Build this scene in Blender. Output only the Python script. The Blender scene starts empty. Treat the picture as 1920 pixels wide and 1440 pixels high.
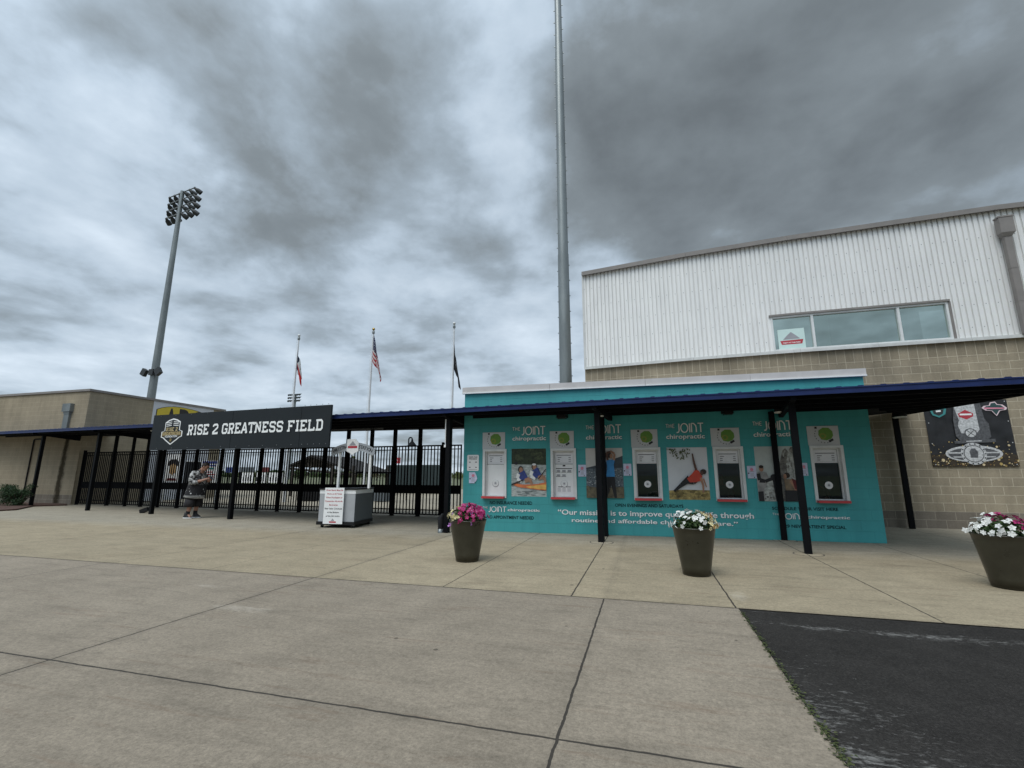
import bpy, bmesh, math, random
from mathutils import Vector, Matrix
random.seed(7)
S = bpy.context.scene
COL = S.collection
R = math.radians

# ------------------------------------------------------------------ camera
FPX, YAW, PITCH, ROLL, CAMH = 867.7, R(15.83), R(11.056), R(0.095), 1.32
fw = Vector((-math.sin(YAW)*math.cos(PITCH), math.cos(YAW)*math.cos(PITCH), math.sin(PITCH)))
rt0 = Vector((math.cos(YAW), math.sin(YAW), 0)); up0 = rt0.cross(fw)
rt = math.cos(ROLL)*rt0 + math.sin(ROLL)*up0
up = -math.sin(ROLL)*rt0 + math.cos(ROLL)*up0
CAM = Vector((0, 0, CAMH))
cd = bpy.data.cameras.new('camera'); cam = bpy.data.objects.new('camera', cd); COL.objects.link(cam)
cd.sensor_width = 36; cd.lens = FPX*36/1920; cd.clip_start = .05; cd.clip_end = 5000
cam.matrix_world = Matrix(((rt.x, up.x, -fw.x, 0), (rt.y, up.y, -fw.y, 0), (rt.z, up.z, -fw.z, CAMH), (0, 0, 0, 1)))
S.camera = cam
S.view_settings.view_transform = 'Standard'; S.view_settings.look = 'None'
S.view_settings.exposure = 0.15; S.view_settings.gamma = 1

# measured sight lines of the photograph -> points on the real planes of the place
def ray(x, y): return (x-960)*rt + (720-y)*up + FPX*fw
def gp(x, y, z=0):
    d = ray(x, y); return CAM + d*((z-CAMH)/d.z)
def at_y(x, y, Y):
    d = ray(x, y); return CAM + d*(Y/d.y)

# ------------------------------------------------------------------ light
SUN_EL, SUN_AZ = R(60), R(200)          # azimuth clockwise from +Y: behind the camera, to the left
sd = bpy.data.lights.new('sun', 'SUN'); sd.energy = 1.5; sd.angle = R(36); sd.color = (1, .965, .91)
so = bpy.data.objects.new('sun', sd); COL.objects.link(so)
to_sun = Vector((math.sin(SUN_AZ)*math.cos(SUN_EL), math.cos(SUN_AZ)*math.cos(SUN_EL), math.sin(SUN_EL)))
so.rotation_euler = to_sun.to_track_quat('Z', 'Y').to_euler()

class NT:
    """small node-tree helper"""
    def __init__(s, nt): s.nt = nt; nt.nodes.clear()
    def n(s, t, ins=None, **kw):
        nd = s.nt.nodes.new(t)
        for k, v in kw.items(): setattr(nd, k, v)
        for k, v in (ins or {}).items():
            sk = nd.inputs[k]
            if isinstance(v, bpy.types.NodeSocket): s.nt.links.new(v, sk)
            else: sk.default_value = v
        return nd
    def math(s, op, a, b=None, c=None, clamp=False):
        nd = s.nt.nodes.new('ShaderNodeMath'); nd.operation = op; nd.use_clamp = clamp
        for i, v in enumerate((a, b, c)):
            if v is None: continue
            if isinstance(v, bpy.types.NodeSocket): s.nt.links.new(v, nd.inputs[i])
            else: nd.inputs[i].default_value = v
        return nd.outputs[0]
    def noise(s, vec, scale, detail=4, rough=.55, dist=0, out=0):
        nd = s.n('ShaderNodeTexNoise', {'Scale': scale, 'Detail': detail, 'Roughness': rough, 'Distortion': dist})
        if vec is not None: s.nt.links.new(vec, nd.inputs['Vector'])
        return nd.outputs[out]
    def ramp(s, fac, stops):
        nd = s.nt.nodes.new('ShaderNodeValToRGB'); e = nd.color_ramp.elements
        while len(e) < len(stops): e.new(.5)
        for i, (p, c) in enumerate(stops):
            e[i].position = p; e[i].color = (c, c, c, 1) if not hasattr(c, '__len__') else (*c, 1)
        s.nt.links.new(fac, nd.inputs[0]); return nd.outputs[0]
    def mix(s, fac, a, b, blend='MIX'):
        nd = s.nt.nodes.new('ShaderNodeMix'); nd.data_type = 'RGBA'; nd.blend_type = blend
        for k, v in ((0, fac), (6, a), (7, b)):
            if isinstance(v, bpy.types.NodeSocket): s.nt.links.new(v, nd.inputs[k])
            elif k == 0: nd.inputs[0].default_value = v
            else: nd.inputs[k].default_value = (*v, 1) if len(v) == 3 else v
        return nd.outputs[2]
    def map(s, v, a, b, c=0, d=1):
        nd = s.n('ShaderNodeMapRange', {'From Min': a, 'From Max': b, 'To Min': c, 'To Max': d})
        s.nt.links.new(v, nd.inputs[0]); return nd.outputs[0]

W = bpy.data.worlds.new('World'); S.world = W; W.use_nodes = True
def build_world():
    T = NT(W.node_tree)
    sky = T.n('ShaderNodeTexSky', sky_type='NISHITA', sun_disc=False, sun_elevation=SUN_EL, sun_rotation=SUN_AZ)
    bg_sky = T.n('ShaderNodeBackground', {'Color': sky.outputs[0], 'Strength': .10})
    d = T.n('ShaderNodeTexCoord').outputs['Generated']
    wob = T.noise(d, 3.0, 7, .60, out=1)
    w1 = T.n('ShaderNodeVectorMath', {0: wob, 1: (.5, .5, .5)}, operation='SUBTRACT').outputs[0]
    w2 = T.n('ShaderNodeVectorMath', {0: w1, 3: .30}, operation='SCALE').outputs[0]
    dd = T.n('ShaderNodeVectorMath', {0: d, 1: w2}, operation='ADD').outputs[0]
    sp = T.n('ShaderNodeSeparateXYZ', {0: d})
    den = T.math('ADD', T.math('MAXIMUM', sp.outputs[2], 0.0), .17)
    u = T.math('DIVIDE', sp.outputs[0], den); v = T.math('DIVIDE', sp.outputs[1], den)
    p = T.n('ShaderNodeCombineXYZ', {0: u, 1: v, 2: 3.7}).outputs[0]
    n1 = T.noise(p, .75, 6, .52, .25)
    n2 = T.noise(p, 2.4, 6, .52, .2)
    n3 = T.noise(p, 6.5, 5, .55)
    n4 = T.noise(T.n('ShaderNodeMapping', {'Vector': d, 'Scale': (1, 1, 1.5)}).outputs[0], 3.8, 7, .56, .2)
    val = T.math('MULTIPLY_ADD', T.math('SUBTRACT', n1, .5), .85, .575)
    val = T.math('MULTIPLY_ADD', T.math('SUBTRACT', n2, .5), .95, val)
    val = T.math('MULTIPLY_ADD', T.math('SUBTRACT', n3, .5), .26, val)
    val = T.math('MULTIPLY_ADD', T.math('SUBTRACT', n4, .5), .60, val)
    blobs = [(1500, 210, .36, -.30), (1230, 290, .20, -.22), (1800, 120, .26, -.20), (1330, 430, .14, -.12), (900, 490, .12, -.18), (1130, 450, .12, -.12),
             (300, 90, .12, -.16), (410, 220, .12, -.22), (520, 360, .11, -.28), (590, 430, .08, -.10), (700, 110, .12, -.22), (760, 240, .10, -.12),
             (1000, 80, .12, .22), (960, 330, .09, .14), (560, 250, .05, .14), (480, 170, .05, .06), (90, 130, .20, .12), (830, 400, .09, .12), (60, 420, .18, .06),
             (1420, 395, .08, .10), (1640, 345, .14, .22), (1150, 500, .06, .14), (600, 580, .30, .06), (1120, 640, .2, .08), (250, 560, .25, .03)]
    for x, y, r, a in blobs:
        c = ray(x, y).normalized()
        dp = T.n('ShaderNodeVectorMath', {0: dd, 1: c}, operation='DISTANCE').outputs['Value']
        q = T.math('MULTIPLY', T.math('MULTIPLY', dp, dp), -1/(r*r))
        val = T.math('MULTIPLY_ADD', T.math('EXPONENT', q), a, val)
    # added glow in the unseen sky around the sun, brightens camera-facing walls
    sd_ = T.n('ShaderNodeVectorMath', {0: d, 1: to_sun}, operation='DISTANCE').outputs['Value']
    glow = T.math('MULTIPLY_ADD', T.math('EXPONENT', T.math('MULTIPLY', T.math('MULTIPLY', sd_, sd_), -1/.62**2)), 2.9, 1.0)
    # unseen low sky behind the camera darkened to deepen shade under the canopy
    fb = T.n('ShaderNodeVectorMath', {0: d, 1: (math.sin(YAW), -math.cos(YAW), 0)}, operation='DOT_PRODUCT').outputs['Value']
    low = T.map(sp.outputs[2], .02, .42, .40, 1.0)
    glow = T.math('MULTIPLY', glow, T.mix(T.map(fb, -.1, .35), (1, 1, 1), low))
    col = T.ramp(val, [(.0, (.140, .160, .170)), (.30, (.212, .245, .264)), (.48, (.318, .382, .438)), (.62, (.455, .545, .635)), (1, (.73, .83, .93))])
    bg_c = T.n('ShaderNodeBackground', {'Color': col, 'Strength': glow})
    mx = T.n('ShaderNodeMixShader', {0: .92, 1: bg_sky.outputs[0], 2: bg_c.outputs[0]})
    T.n('ShaderNodeOutputWorld', {0: mx.outputs[0]})
build_world()

# ------------------------------------------------------------------ materials
MATS = {}
def mat(name, col, rough=.6, metal=0., var=.10, scale=3., bump=0., bscale=60., spec=.5, coords='Object', streak=None):
    if name in MATS: return MATS[name]
    m = bpy.data.materials.new(name); m.use_nodes = True; T = NT(m.node_tree)
    tc = T.n('ShaderNodeTexCoord').outputs[coords]
    if streak: tc = T.n('ShaderNodeMapping', {'Vector': tc, 'Scale': streak}).outputs[0]
    nz = T.noise(tc, scale, 6, .62)
    c = T.mix(1.0, (*col, 1), T.ramp(nz, [(.25, 1-var*1.6), (.75, 1+var*1.2)]), 'MULTIPLY')
    b = T.n('ShaderNodeBsdfPrincipled', {'Base Color': c, 'Metallic': metal, 'Specular IOR Level': spec})
    T.nt.links.new(T.map(nz, .3, .7, max(.02, rough-.08), min(1, rough+.08)), b.inputs['Roughness'])
    if bump:
        bp = T.n('ShaderNodeBump', {'Strength': bump, 'Distance': .01, 'Height': T.noise(tc, bscale, 4, .6)})
        T.nt.links.new(bp.outputs[0], b.inputs['Normal'])
    T.n('ShaderNodeOutputMaterial', {0: b.outputs[0]})
    MATS[name] = m; return m

def block_mat(name, c1, c2, mortar, bw=.42, bh=.21, off=.5, ms=.008, contrast=1., paint=False, stain=.28):
    m = bpy.data.materials.new(name); m.use_nodes = True; T = NT(m.node_tree)
    uv = T.n('ShaderNodeTexCoord').outputs['UV']
    br = T.n('ShaderNodeTexBrick', {'Vector': uv, 'Color1': (*c1, 1), 'Color2': (*c2, 1), 'Mortar': (*mortar, 1), 'Scale': 1, 'Mortar Size': ms,
                                    'Mortar Smooth': .2, 'Bias': 0, 'Brick Width': bw, 'Row Height': bh}, offset=off)
    big = T.noise(uv, .55, 5, .6)
    fine = T.noise(uv, 26, 4, .7)
    st = T.n('ShaderNodeMapping', {'Vector': uv, 'Scale': (2.2, .25, 1)}).outputs[0]
    streak = T.noise(st, 1.6, 5, .65)
    c = T.mix(1, br.outputs[0], T.ramp(big, [(.3, 1-stain), (.7, 1+stain*.6)]), 'MULTIPLY')
    c = T.mix(1, c, T.ramp(streak, [(.3, 1-stain*.7), (.6, 1.05)]), 'MULTIPLY')
    c = T.mix(1, c, T.ramp(fine, [(.25, .86 if not paint else .96), (.75, 1.12 if not paint else 1.03)]), 'MULTIPLY')
    b = T.n('ShaderNodeBsdfPrincipled', {'Base Color': c, 'Roughness': .55 if paint else .9, 'Specular IOR Level': .35 if paint else .2})
    h = T.math('MULTIPLY_ADD', br.outputs[1], -1.0, T.math('MULTIPLY', fine, .5 if not paint else .25))
    bp = T.n('ShaderNodeBump', {'Strength': .5, 'Distance': .006, 'Height': h})
    T.nt.links.new(bp.outputs[0], b.inputs['Normal'])
    T.n('ShaderNodeOutputMaterial', {0: b.outputs[0]})
    MATS[name] = m; return m

TAN1, TAN2, MORT = (.325, .275, .198), (.295, .250, .182), (.48, .42, .32)
M_block = block_mat('tan_block', TAN1, TAN2, MORT)
M_blockl = block_mat('tan_block_soft', (.315, .265, .188), (.295, .248, .176), (.375, .318, .228), stain=.18)
M_soldier = block_mat('tan_soldier_block', TAN1, (.25, .21, .15), MORT, .21, .44, 0.0)
M_base = block_mat('grey_base_block', (.215, .185, .148), (.195, .170, .138), (.33, .29, .23))
TEAL = (.055, .322, .330)
M_teal = block_mat('teal_painted_block', TEAL, (.053, .314, .322), (.048, .290, .298), .42, .21, .5, .006, paint=True, stain=.10)
M_tealflat = mat('teal_paint', TEAL, .5)
M_steel = mat('black_steel', (.004, .0045, .0055), .6, 0, .2, 4, spec=.10)
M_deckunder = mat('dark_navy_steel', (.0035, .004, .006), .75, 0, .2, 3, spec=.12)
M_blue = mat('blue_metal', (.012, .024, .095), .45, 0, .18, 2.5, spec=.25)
M_cap = mat('pale_coping_metal', (.55, .52, .50), .45, 0, .10, 2, streak=(1, 1, 1))
M_white = mat('white_paint', (.78, .78, .77), .5, 0, .06, 3)
M_alu = mat('white_aluminium', (.66, .67, .66), .38, 0, .08, 4)
M_taupe = mat('taupe_metal', (.215, .195, .180), .5, 0, .12, 2)
M_flash = mat('pale_flashing', (.56, .56, .54), .42, 0, .12, 3)
M_galv = mat('galvanised_steel', (.215, .235, .235), .42, .55, .22, 1.8, streak=(1, 1, .25))
M_black = mat('black_paint', (.008, .008, .009), .5, spec=.3)
M_blackp = mat('black_print', (.02, .02, .022), .6)
M_signblack = mat('black_sign_panel', (.009, .013, .016), .6, 0, .2, 2, spec=.3)
M_red = mat('red_sill', (.50, .045, .050), .45, 0, .1, 6)
M_ink = mat('dark_ink', (.004, .018, .022), .7, spec=.2)
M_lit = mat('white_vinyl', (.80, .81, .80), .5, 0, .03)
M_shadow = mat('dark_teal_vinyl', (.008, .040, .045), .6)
M_paper = mat('white_paper', (.72, .72, .74), .7, 0, .05, 8)
M_lav = mat('lavender_paper', (.55, .57, .72), .7, 0, .10, 20)
M_grey = mat('grey_print', (.30, .30, .32), .7)
M_grass = mat('field_green_print', (.13, .27, .045), .7, 0, .12, 20)
M_dirtp = mat('infield_print', (.26, .27, .05), .7)
M_gold = mat('gold_print', (.42, .30, .10), .5, 0, .25, 30)
M_redp = mat('red_print', (.42, .035, .05), .6)
M_yellow = mat('yellow_print', (.62, .47, .035), .5, 0, .05)
M_pinkp = mat('pink_print', (.62, .22, .30), .6)
M_tealp = mat('teal_print', (.04, .22, .22), .6)
M_skin = mat('skin', (.38, .20, .14), .55, 0, .1, 20)
M_hair = mat('dark_hair', (.03, .02, .014), .7, 0, .3, 60)
M_shorts = mat('black_shorts', (.014, .012, .014), .85, 0, .3, 20)
M_shoe = mat('black_shoe', (.015, .015, .016), .6)
M_grayp = mat('kiosk_grey', (.36, .37, .38), .45, 0, .08, 3)
M_grayd = mat('kiosk_dark_grey', (.10, .115, .125), .5, 0, .08, 3)
M_pot = mat('bronze_resin', (.036, .033, .021), .33, 0, .3, 3, .05, 30)
M_soil = mat('dark_soil', (.02, .014, .01), .95, 0, .3, 30, .5)

def leaf_mat(name, c1, c2, trans=.25):
    if name in MATS: return MATS[name]
    m = bpy.data.materials.new(name); m.use_nodes = True; T = NT(m.node_tree)
    g = T.n('ShaderNodeNewGeometry'); tc = T.n('ShaderNodeTexCoord').outputs['Object']
    r = g.outputs['Random Per Island']
    c = T.mix(r, c1, c2)
    c = T.mix(1, c, T.ramp(T.noise(tc, 5, 3), [(.3, .75), (.7, 1.2)]), 'MULTIPLY')
    b = T.n('ShaderNodeBsdfPrincipled', {'Base Color': c, 'Roughness': .6, 'Specular IOR Level': .3})
    t = T.n('ShaderNodeBsdfTranslucent', {'Color': c})
    x = T.n('ShaderNodeMixShader', {0: trans, 1: b.outputs[0], 2: t.outputs[0]})
    T.n('ShaderNodeOutputMaterial', {0: x.outputs[0]}); MATS[name] = m; return m
M_leaf = leaf_mat('planter_leaf', (.018, .040, .012), (.055, .095, .024))
M_dleaf = leaf_mat('dark_red_leaf', (.045, .020, .020), (.06, .075, .03))
M_juniper = leaf_mat('juniper_leaf', (.016, .038, .016), (.045, .085, .030))
M_tree = leaf_mat('tree_leaf', (.075, .10, .035), (.20, .21, .08))
M_treeb = leaf_mat('tree_leaf_dark', (.035, .060, .022), (.08, .11, .04))
M_fwhite = leaf_mat('white_petal', (.82, .82, .78), (.70, .70, .66), .15)
M_fcream = leaf_mat('cream_petal', (.75, .66, .36), (.66, .60, .40), .15)
M_forange = leaf_mat('orange_petal', (.45, .12, .02), (.6, .35, .08), .15)
M_fpink = leaf_mat('magenta_petal', (.28, .008, .075), (.50, .045, .20), .15)
M_flilac = leaf_mat('lilac_petal', (.45, .18, .52), (.5, .28, .6), .15)
M_bark = mat('bark', (.06, .045, .032), .9, 0, .3, 12, .4)

def glass_mat(name, tint, refl, dark):
    m = bpy.data.materials.new(name); m.use_nodes = True; T = NT(m.node_tree)
    lw = T.n('ShaderNodeLayerWeight', {'Blend': .35})
    gl = T.n('ShaderNodeBsdfGlossy', {'Color': (*tint, 1), 'Roughness': .02})
    tr = T.n('ShaderNodeBsdfTransparent', {'Color': (*dark, 1)})
    f = T.map(lw.outputs['Fresnel'], 0, 1, refl, 1)
    x = T.n('ShaderNodeMixShader', {0: f, 1: tr.outputs[0], 2: gl.outputs[0]})
    T.n('ShaderNodeOutputMaterial', {0: x.outputs[0]}); MATS[name] = m; return m
M_glass = glass_mat('ticket_glass', (.8, .85, .85), .012, (.36, .38, .40))
M_glassup = glass_mat('tinted_glass', (.70, .82, .75), .62, (.30, .36, .34))

def ground_mats():
    # plaza concrete with sawn joints, two pours, stains
    m = bpy.data.materials.new('plaza_concrete'); m.use_nodes = True; T = NT(m.node_tree)
    P = T.n('ShaderNodeNewGeometry').outputs['Position']
    wob = T.noise(P, 9, 3)
    s = T.n('ShaderNodeSeparateXYZ', {0: P}); X = s.outputs[0]; Y = s.outputs[1]
    jit = T.math('MULTIPLY', T.math('SUBTRACT', wob, .5), .020)
    Xj = T.math('ADD', X, jit); Yj = T.math('ADD', Y, jit)
    far = T.math('GREATER_THAN', Y, 5.44)
    near = T.math('SUBTRACT', 1.0, far)
    def line(co, pos, w): return T.math('LESS_THAN', T.math('ABSOLUTE', T.math('SUBTRACT', co, pos)), w)
    def beyond(y0): return T.math('GREATER_THAN', Y, y0)
    J = T.math('MULTIPLY', line(Xj, -4.21, .008), near)
    for x in (-7.92, -11.63, -.5):
        J = T.math('MAXIMUM', J, T.math('MULTIPLY', line(Xj, x, .006 if x != -.5 else .008), near))
    for y in (2.615, -.2): J = T.math('MAXIMUM', J, line(Yj, y, .008))
    J = T.math('MAXIMUM', J, line(Yj, 5.44, .011))
    for x, w in ((-4.20, .006), (-2.4, .006), (-.86, .008), (.81, .009), (2.55, .008), (4.25, .007), (-6.0, .004), (-7.8, .006), (6.2, .006), (-11.6, .005)):
        J = T.math('MAXIMUM', J, T.math('MULTIPLY', line(Xj, x, w), far))
    # faint joints in front of the building
    J2 = T.math('MULTIPLY', line(Yj, 9.95, .008), far)
    nb = T.noise(P, .45, 6, .6); nm = T.noise(P, 2.2, 6, .65); nf = T.noise(P, 60, 4, .75); ng = T.noise(P, 190, 2, .8)
    st = T.n('ShaderNodeMapping', {'Vector': P, 'Scale': (.5, 2.6, 1), 'Rotation': (0, 0, .12)}).outputs[0]
    ns = T.noise(st, 2.4, 6, .7, .4)
    cn = T.mix(nb, (.222, .186, .142), (.302, .256, .196))
    cf = T.mix(nb, (.270, .222, .148), (.345, .290, .200))
    pale = T.mix(T.map(T.math('ADD', Y, T.math('MULTIPLY', nm, 1.2)), 9.6, 10.6), cf, (.320, .285, .220))
    c = T.mix(far, cn, pale)
    c = T.mix(1, c, T.ramp(nm, [(.28, .84), (.72, 1.10)]), 'MULTIPLY')
    c = T.mix(1, c, T.ramp(ns, [(.30, .80), (.47, 1.0), (.8, 1.06)]), 'MULTIPLY')
    c = T.mix(1, c, T.ramp(nf, [(.30, .72), (.5, 1.0), (.70, 1.20)]), 'MULTIPLY')
    c = T.mix(1, c, T.ramp(T.noise(P, 22, 5, .75), [(.32, .78), (.68, 1.16)]), 'MULTIPLY')
    c = T.mix(1, c, T.ramp(ng, [(.3, .84), (.7, 1.14)]), 'MULTIPLY')
    # each slab was poured a little different, dirt gathers along the joints
    cell = T.n('ShaderNodeCombineXYZ', {0: T.math('FLOOR', T.math('DIVIDE', T.math('ADD', X, .5), 3.71)), 1: T.math('FLOOR', T.math('DIVIDE', T.math('SUBTRACT', Y, 2.615), 2.825)), 2: 0.0}).outputs[0]
    wn = T.n('ShaderNodeTexWhiteNoise', {'Vector': cell}).outputs['Value']
    c = T.mix(1, c, T.ramp(wn, [(0, .93), (1, 1.07)]), 'MULTIPLY')
    dj = T.math('MINIMUM', T.math('MINIMUM', T.math('ABSOLUTE', T.math('SUBTRACT', Y, 5.44)), T.math('ABSOLUTE', T.math('SUBTRACT', Y, 2.615))), T.math('MINIMUM', T.math('ABSOLUTE', T.math('ADD', X, 4.21)), T.math('ABSOLUTE', T.math('ADD', X, .5))))
    c = T.mix(T.math('MULTIPLY', T.map(T.math('ADD', dj, T.math('MULTIPLY', nm, .16)), .06, .17, 1, 0), .22), c, (.10, .085, .065))
    # reddish brown drag marks
    st2 = T.n('ShaderNodeMapping', {'Vector': P, 'Scale': (.7, 6, 1), 'Rotation': (0, 0, .1)}).outputs[0]
    c = T.mix(T.math('MULTIPLY', T.map(T.noise(st2, 1.3, 6, .7), .57, .70), .42), c, (.135, .082, .052))
    # dark gum spots
    vo = T.n('ShaderNodeTexVoronoi', {'Vector': P, 'Scale': 2.1, 'Randomness': 1})
    gum = T.math('MULTIPLY', T.math('LESS_THAN', vo.outputs['Distance'], T.math('MULTIPLY', T.noise(P, 1.7, 1), .070)), .75)
    c = T.mix(gum, c, (.06, .05, .04))
    # white spills: by the right hand joint and on the left slab
    def spot(x, y, rx, ry, th):
        a = T.math('DIVIDE', T.math('SUBTRACT', X, x), rx); b = T.math('DIVIDE', T.math('SUBTRACT', Y, y), ry)
        e = T.math('SUBTRACT', 1.0, T.math('ADD', T.math('MULTIPLY', a, a), T.math('MULTIPLY', b, b)), clamp=True)
        return T.map(T.math('MULTIPLY', e, T.noise(st, 13, 9, .82)), th, th+.10)
    q = T.math('MAXIMUM', spot(.93, 5.98, .24, .55, .42), spot(-3.95, 4.05, 1.0, .22, .42))
    q = T.math('MAXIMUM', q, spot(-5.1, 4.7, .6, .16, .44))
    c = T.mix(T.math('MULTIPLY', q, .26), c, (.58, .53, .45))
    c = T.mix(T.math('MULTIPLY', J, .92), c, (.030, .026, .022))
    c = T.mix(T.math('MULTIPLY', J2, .5), c, (.06, .05, .04))
    b = T.n('ShaderNodeBsdfPrincipled', {'Base Color': c, 'Roughness': .86, 'Specular IOR Level': .25})
    h = T.math('ADD', T.math('MULTIPLY', nf, .5), T.math('MULTIPLY', J, -2.0))
    bp = T.n('ShaderNodeBump', {'Strength': .55, 'Distance': .005, 'Height': h})
    T.nt.links.new(bp.outputs[0], b.inputs['Normal'])
    T.n('ShaderNodeOutputMaterial', {0: b.outputs[0]})
    # asphalt
    a = bpy.data.materials.new('asphalt'); a.use_nodes = True; T = NT(a.node_tree)
    P = T.n('ShaderNodeNewGeometry').outputs['Position']; s = T.n('ShaderNodeSeparateXYZ', {0: P})
    X = T.math('SUBTRACT', s.outputs[0], .83); Y = s.outputs[1]
    nf = T.noise(P, 90, 4, .7); nb = T.noise(P, 1.1, 6, .65)
    c = T.mix(nb, (.020, .0182, .0165), (.038, .035, .032))
    c = T.mix(1, c, T.ramp(nf, [(.25, .62), (.5, 1), (.78, 1.45)]), 'MULTIPLY')
    ag = T.n('ShaderNodeTexVoronoi', {'Vector': P, 'Scale': 85}).outputs['Color']
    c = T.mix(1, c, T.ramp(ag, [(.1, .78), (.6, 1.0), (.95, 1.35)]), 'MULTIPLY')
    c = T.mix(1, c, T.ramp(T.noise(P, 3.5, 6, .7), [(.3, .80), (.7, 1.18)]), 'MULTIPLY')
    st = T.n('ShaderNodeMapping', {'Vector': P, 'Scale': (1.0, 2.6, 1), 'Rotation': (0, 0, .35)}).outputs[0]
    w = T.noise(st, 13, 9, .82, .5); w2 = T.noise(P, 1.6, 4, .6)
    edge = T.map(X, .0, 1.15, 1, 0)                                   # scuffed paint worn along the concrete edge
    nearer = T.map(Y, 4.6, 2.2, .55, 1.05)
    band = T.math('MULTIPLY', T.map(T.math('ABSOLUTE', T.math('SUBTRACT', T.math('ADD', Y, T.math('MULTIPLY', w2, .3)), 5.15)), 0, .22, 1, 0), .85)
    k = T.math('MAXIMUM', T.math('MULTIPLY', edge, nearer), band)
    k = T.math('MULTIPLY', k, T.map(w2, .3, .7, .5, 1.25))
    mask = T.map(T.math('ADD', T.math('MULTIPLY', k, .30), w), .70, .83)
    c = T.mix(T.math('MULTIPLY', mask, .5), c, (.36, .35, .33))
    b = T.n('ShaderNodeBsdfPrincipled', {'Base Color': c, 'Roughness': .9, 'Specular IOR Level': .12})
    bp = T.n('ShaderNodeBump', {'Strength': .8, 'Distance': .006, 'Height': nf})
    T.nt.links.new(bp.outputs[0], b.inputs['Normal'])
    T.n('ShaderNodeOutputMaterial', {0: b.outputs[0]})
    return m, a
M_plaza, M_asphalt = ground_mats()

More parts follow.
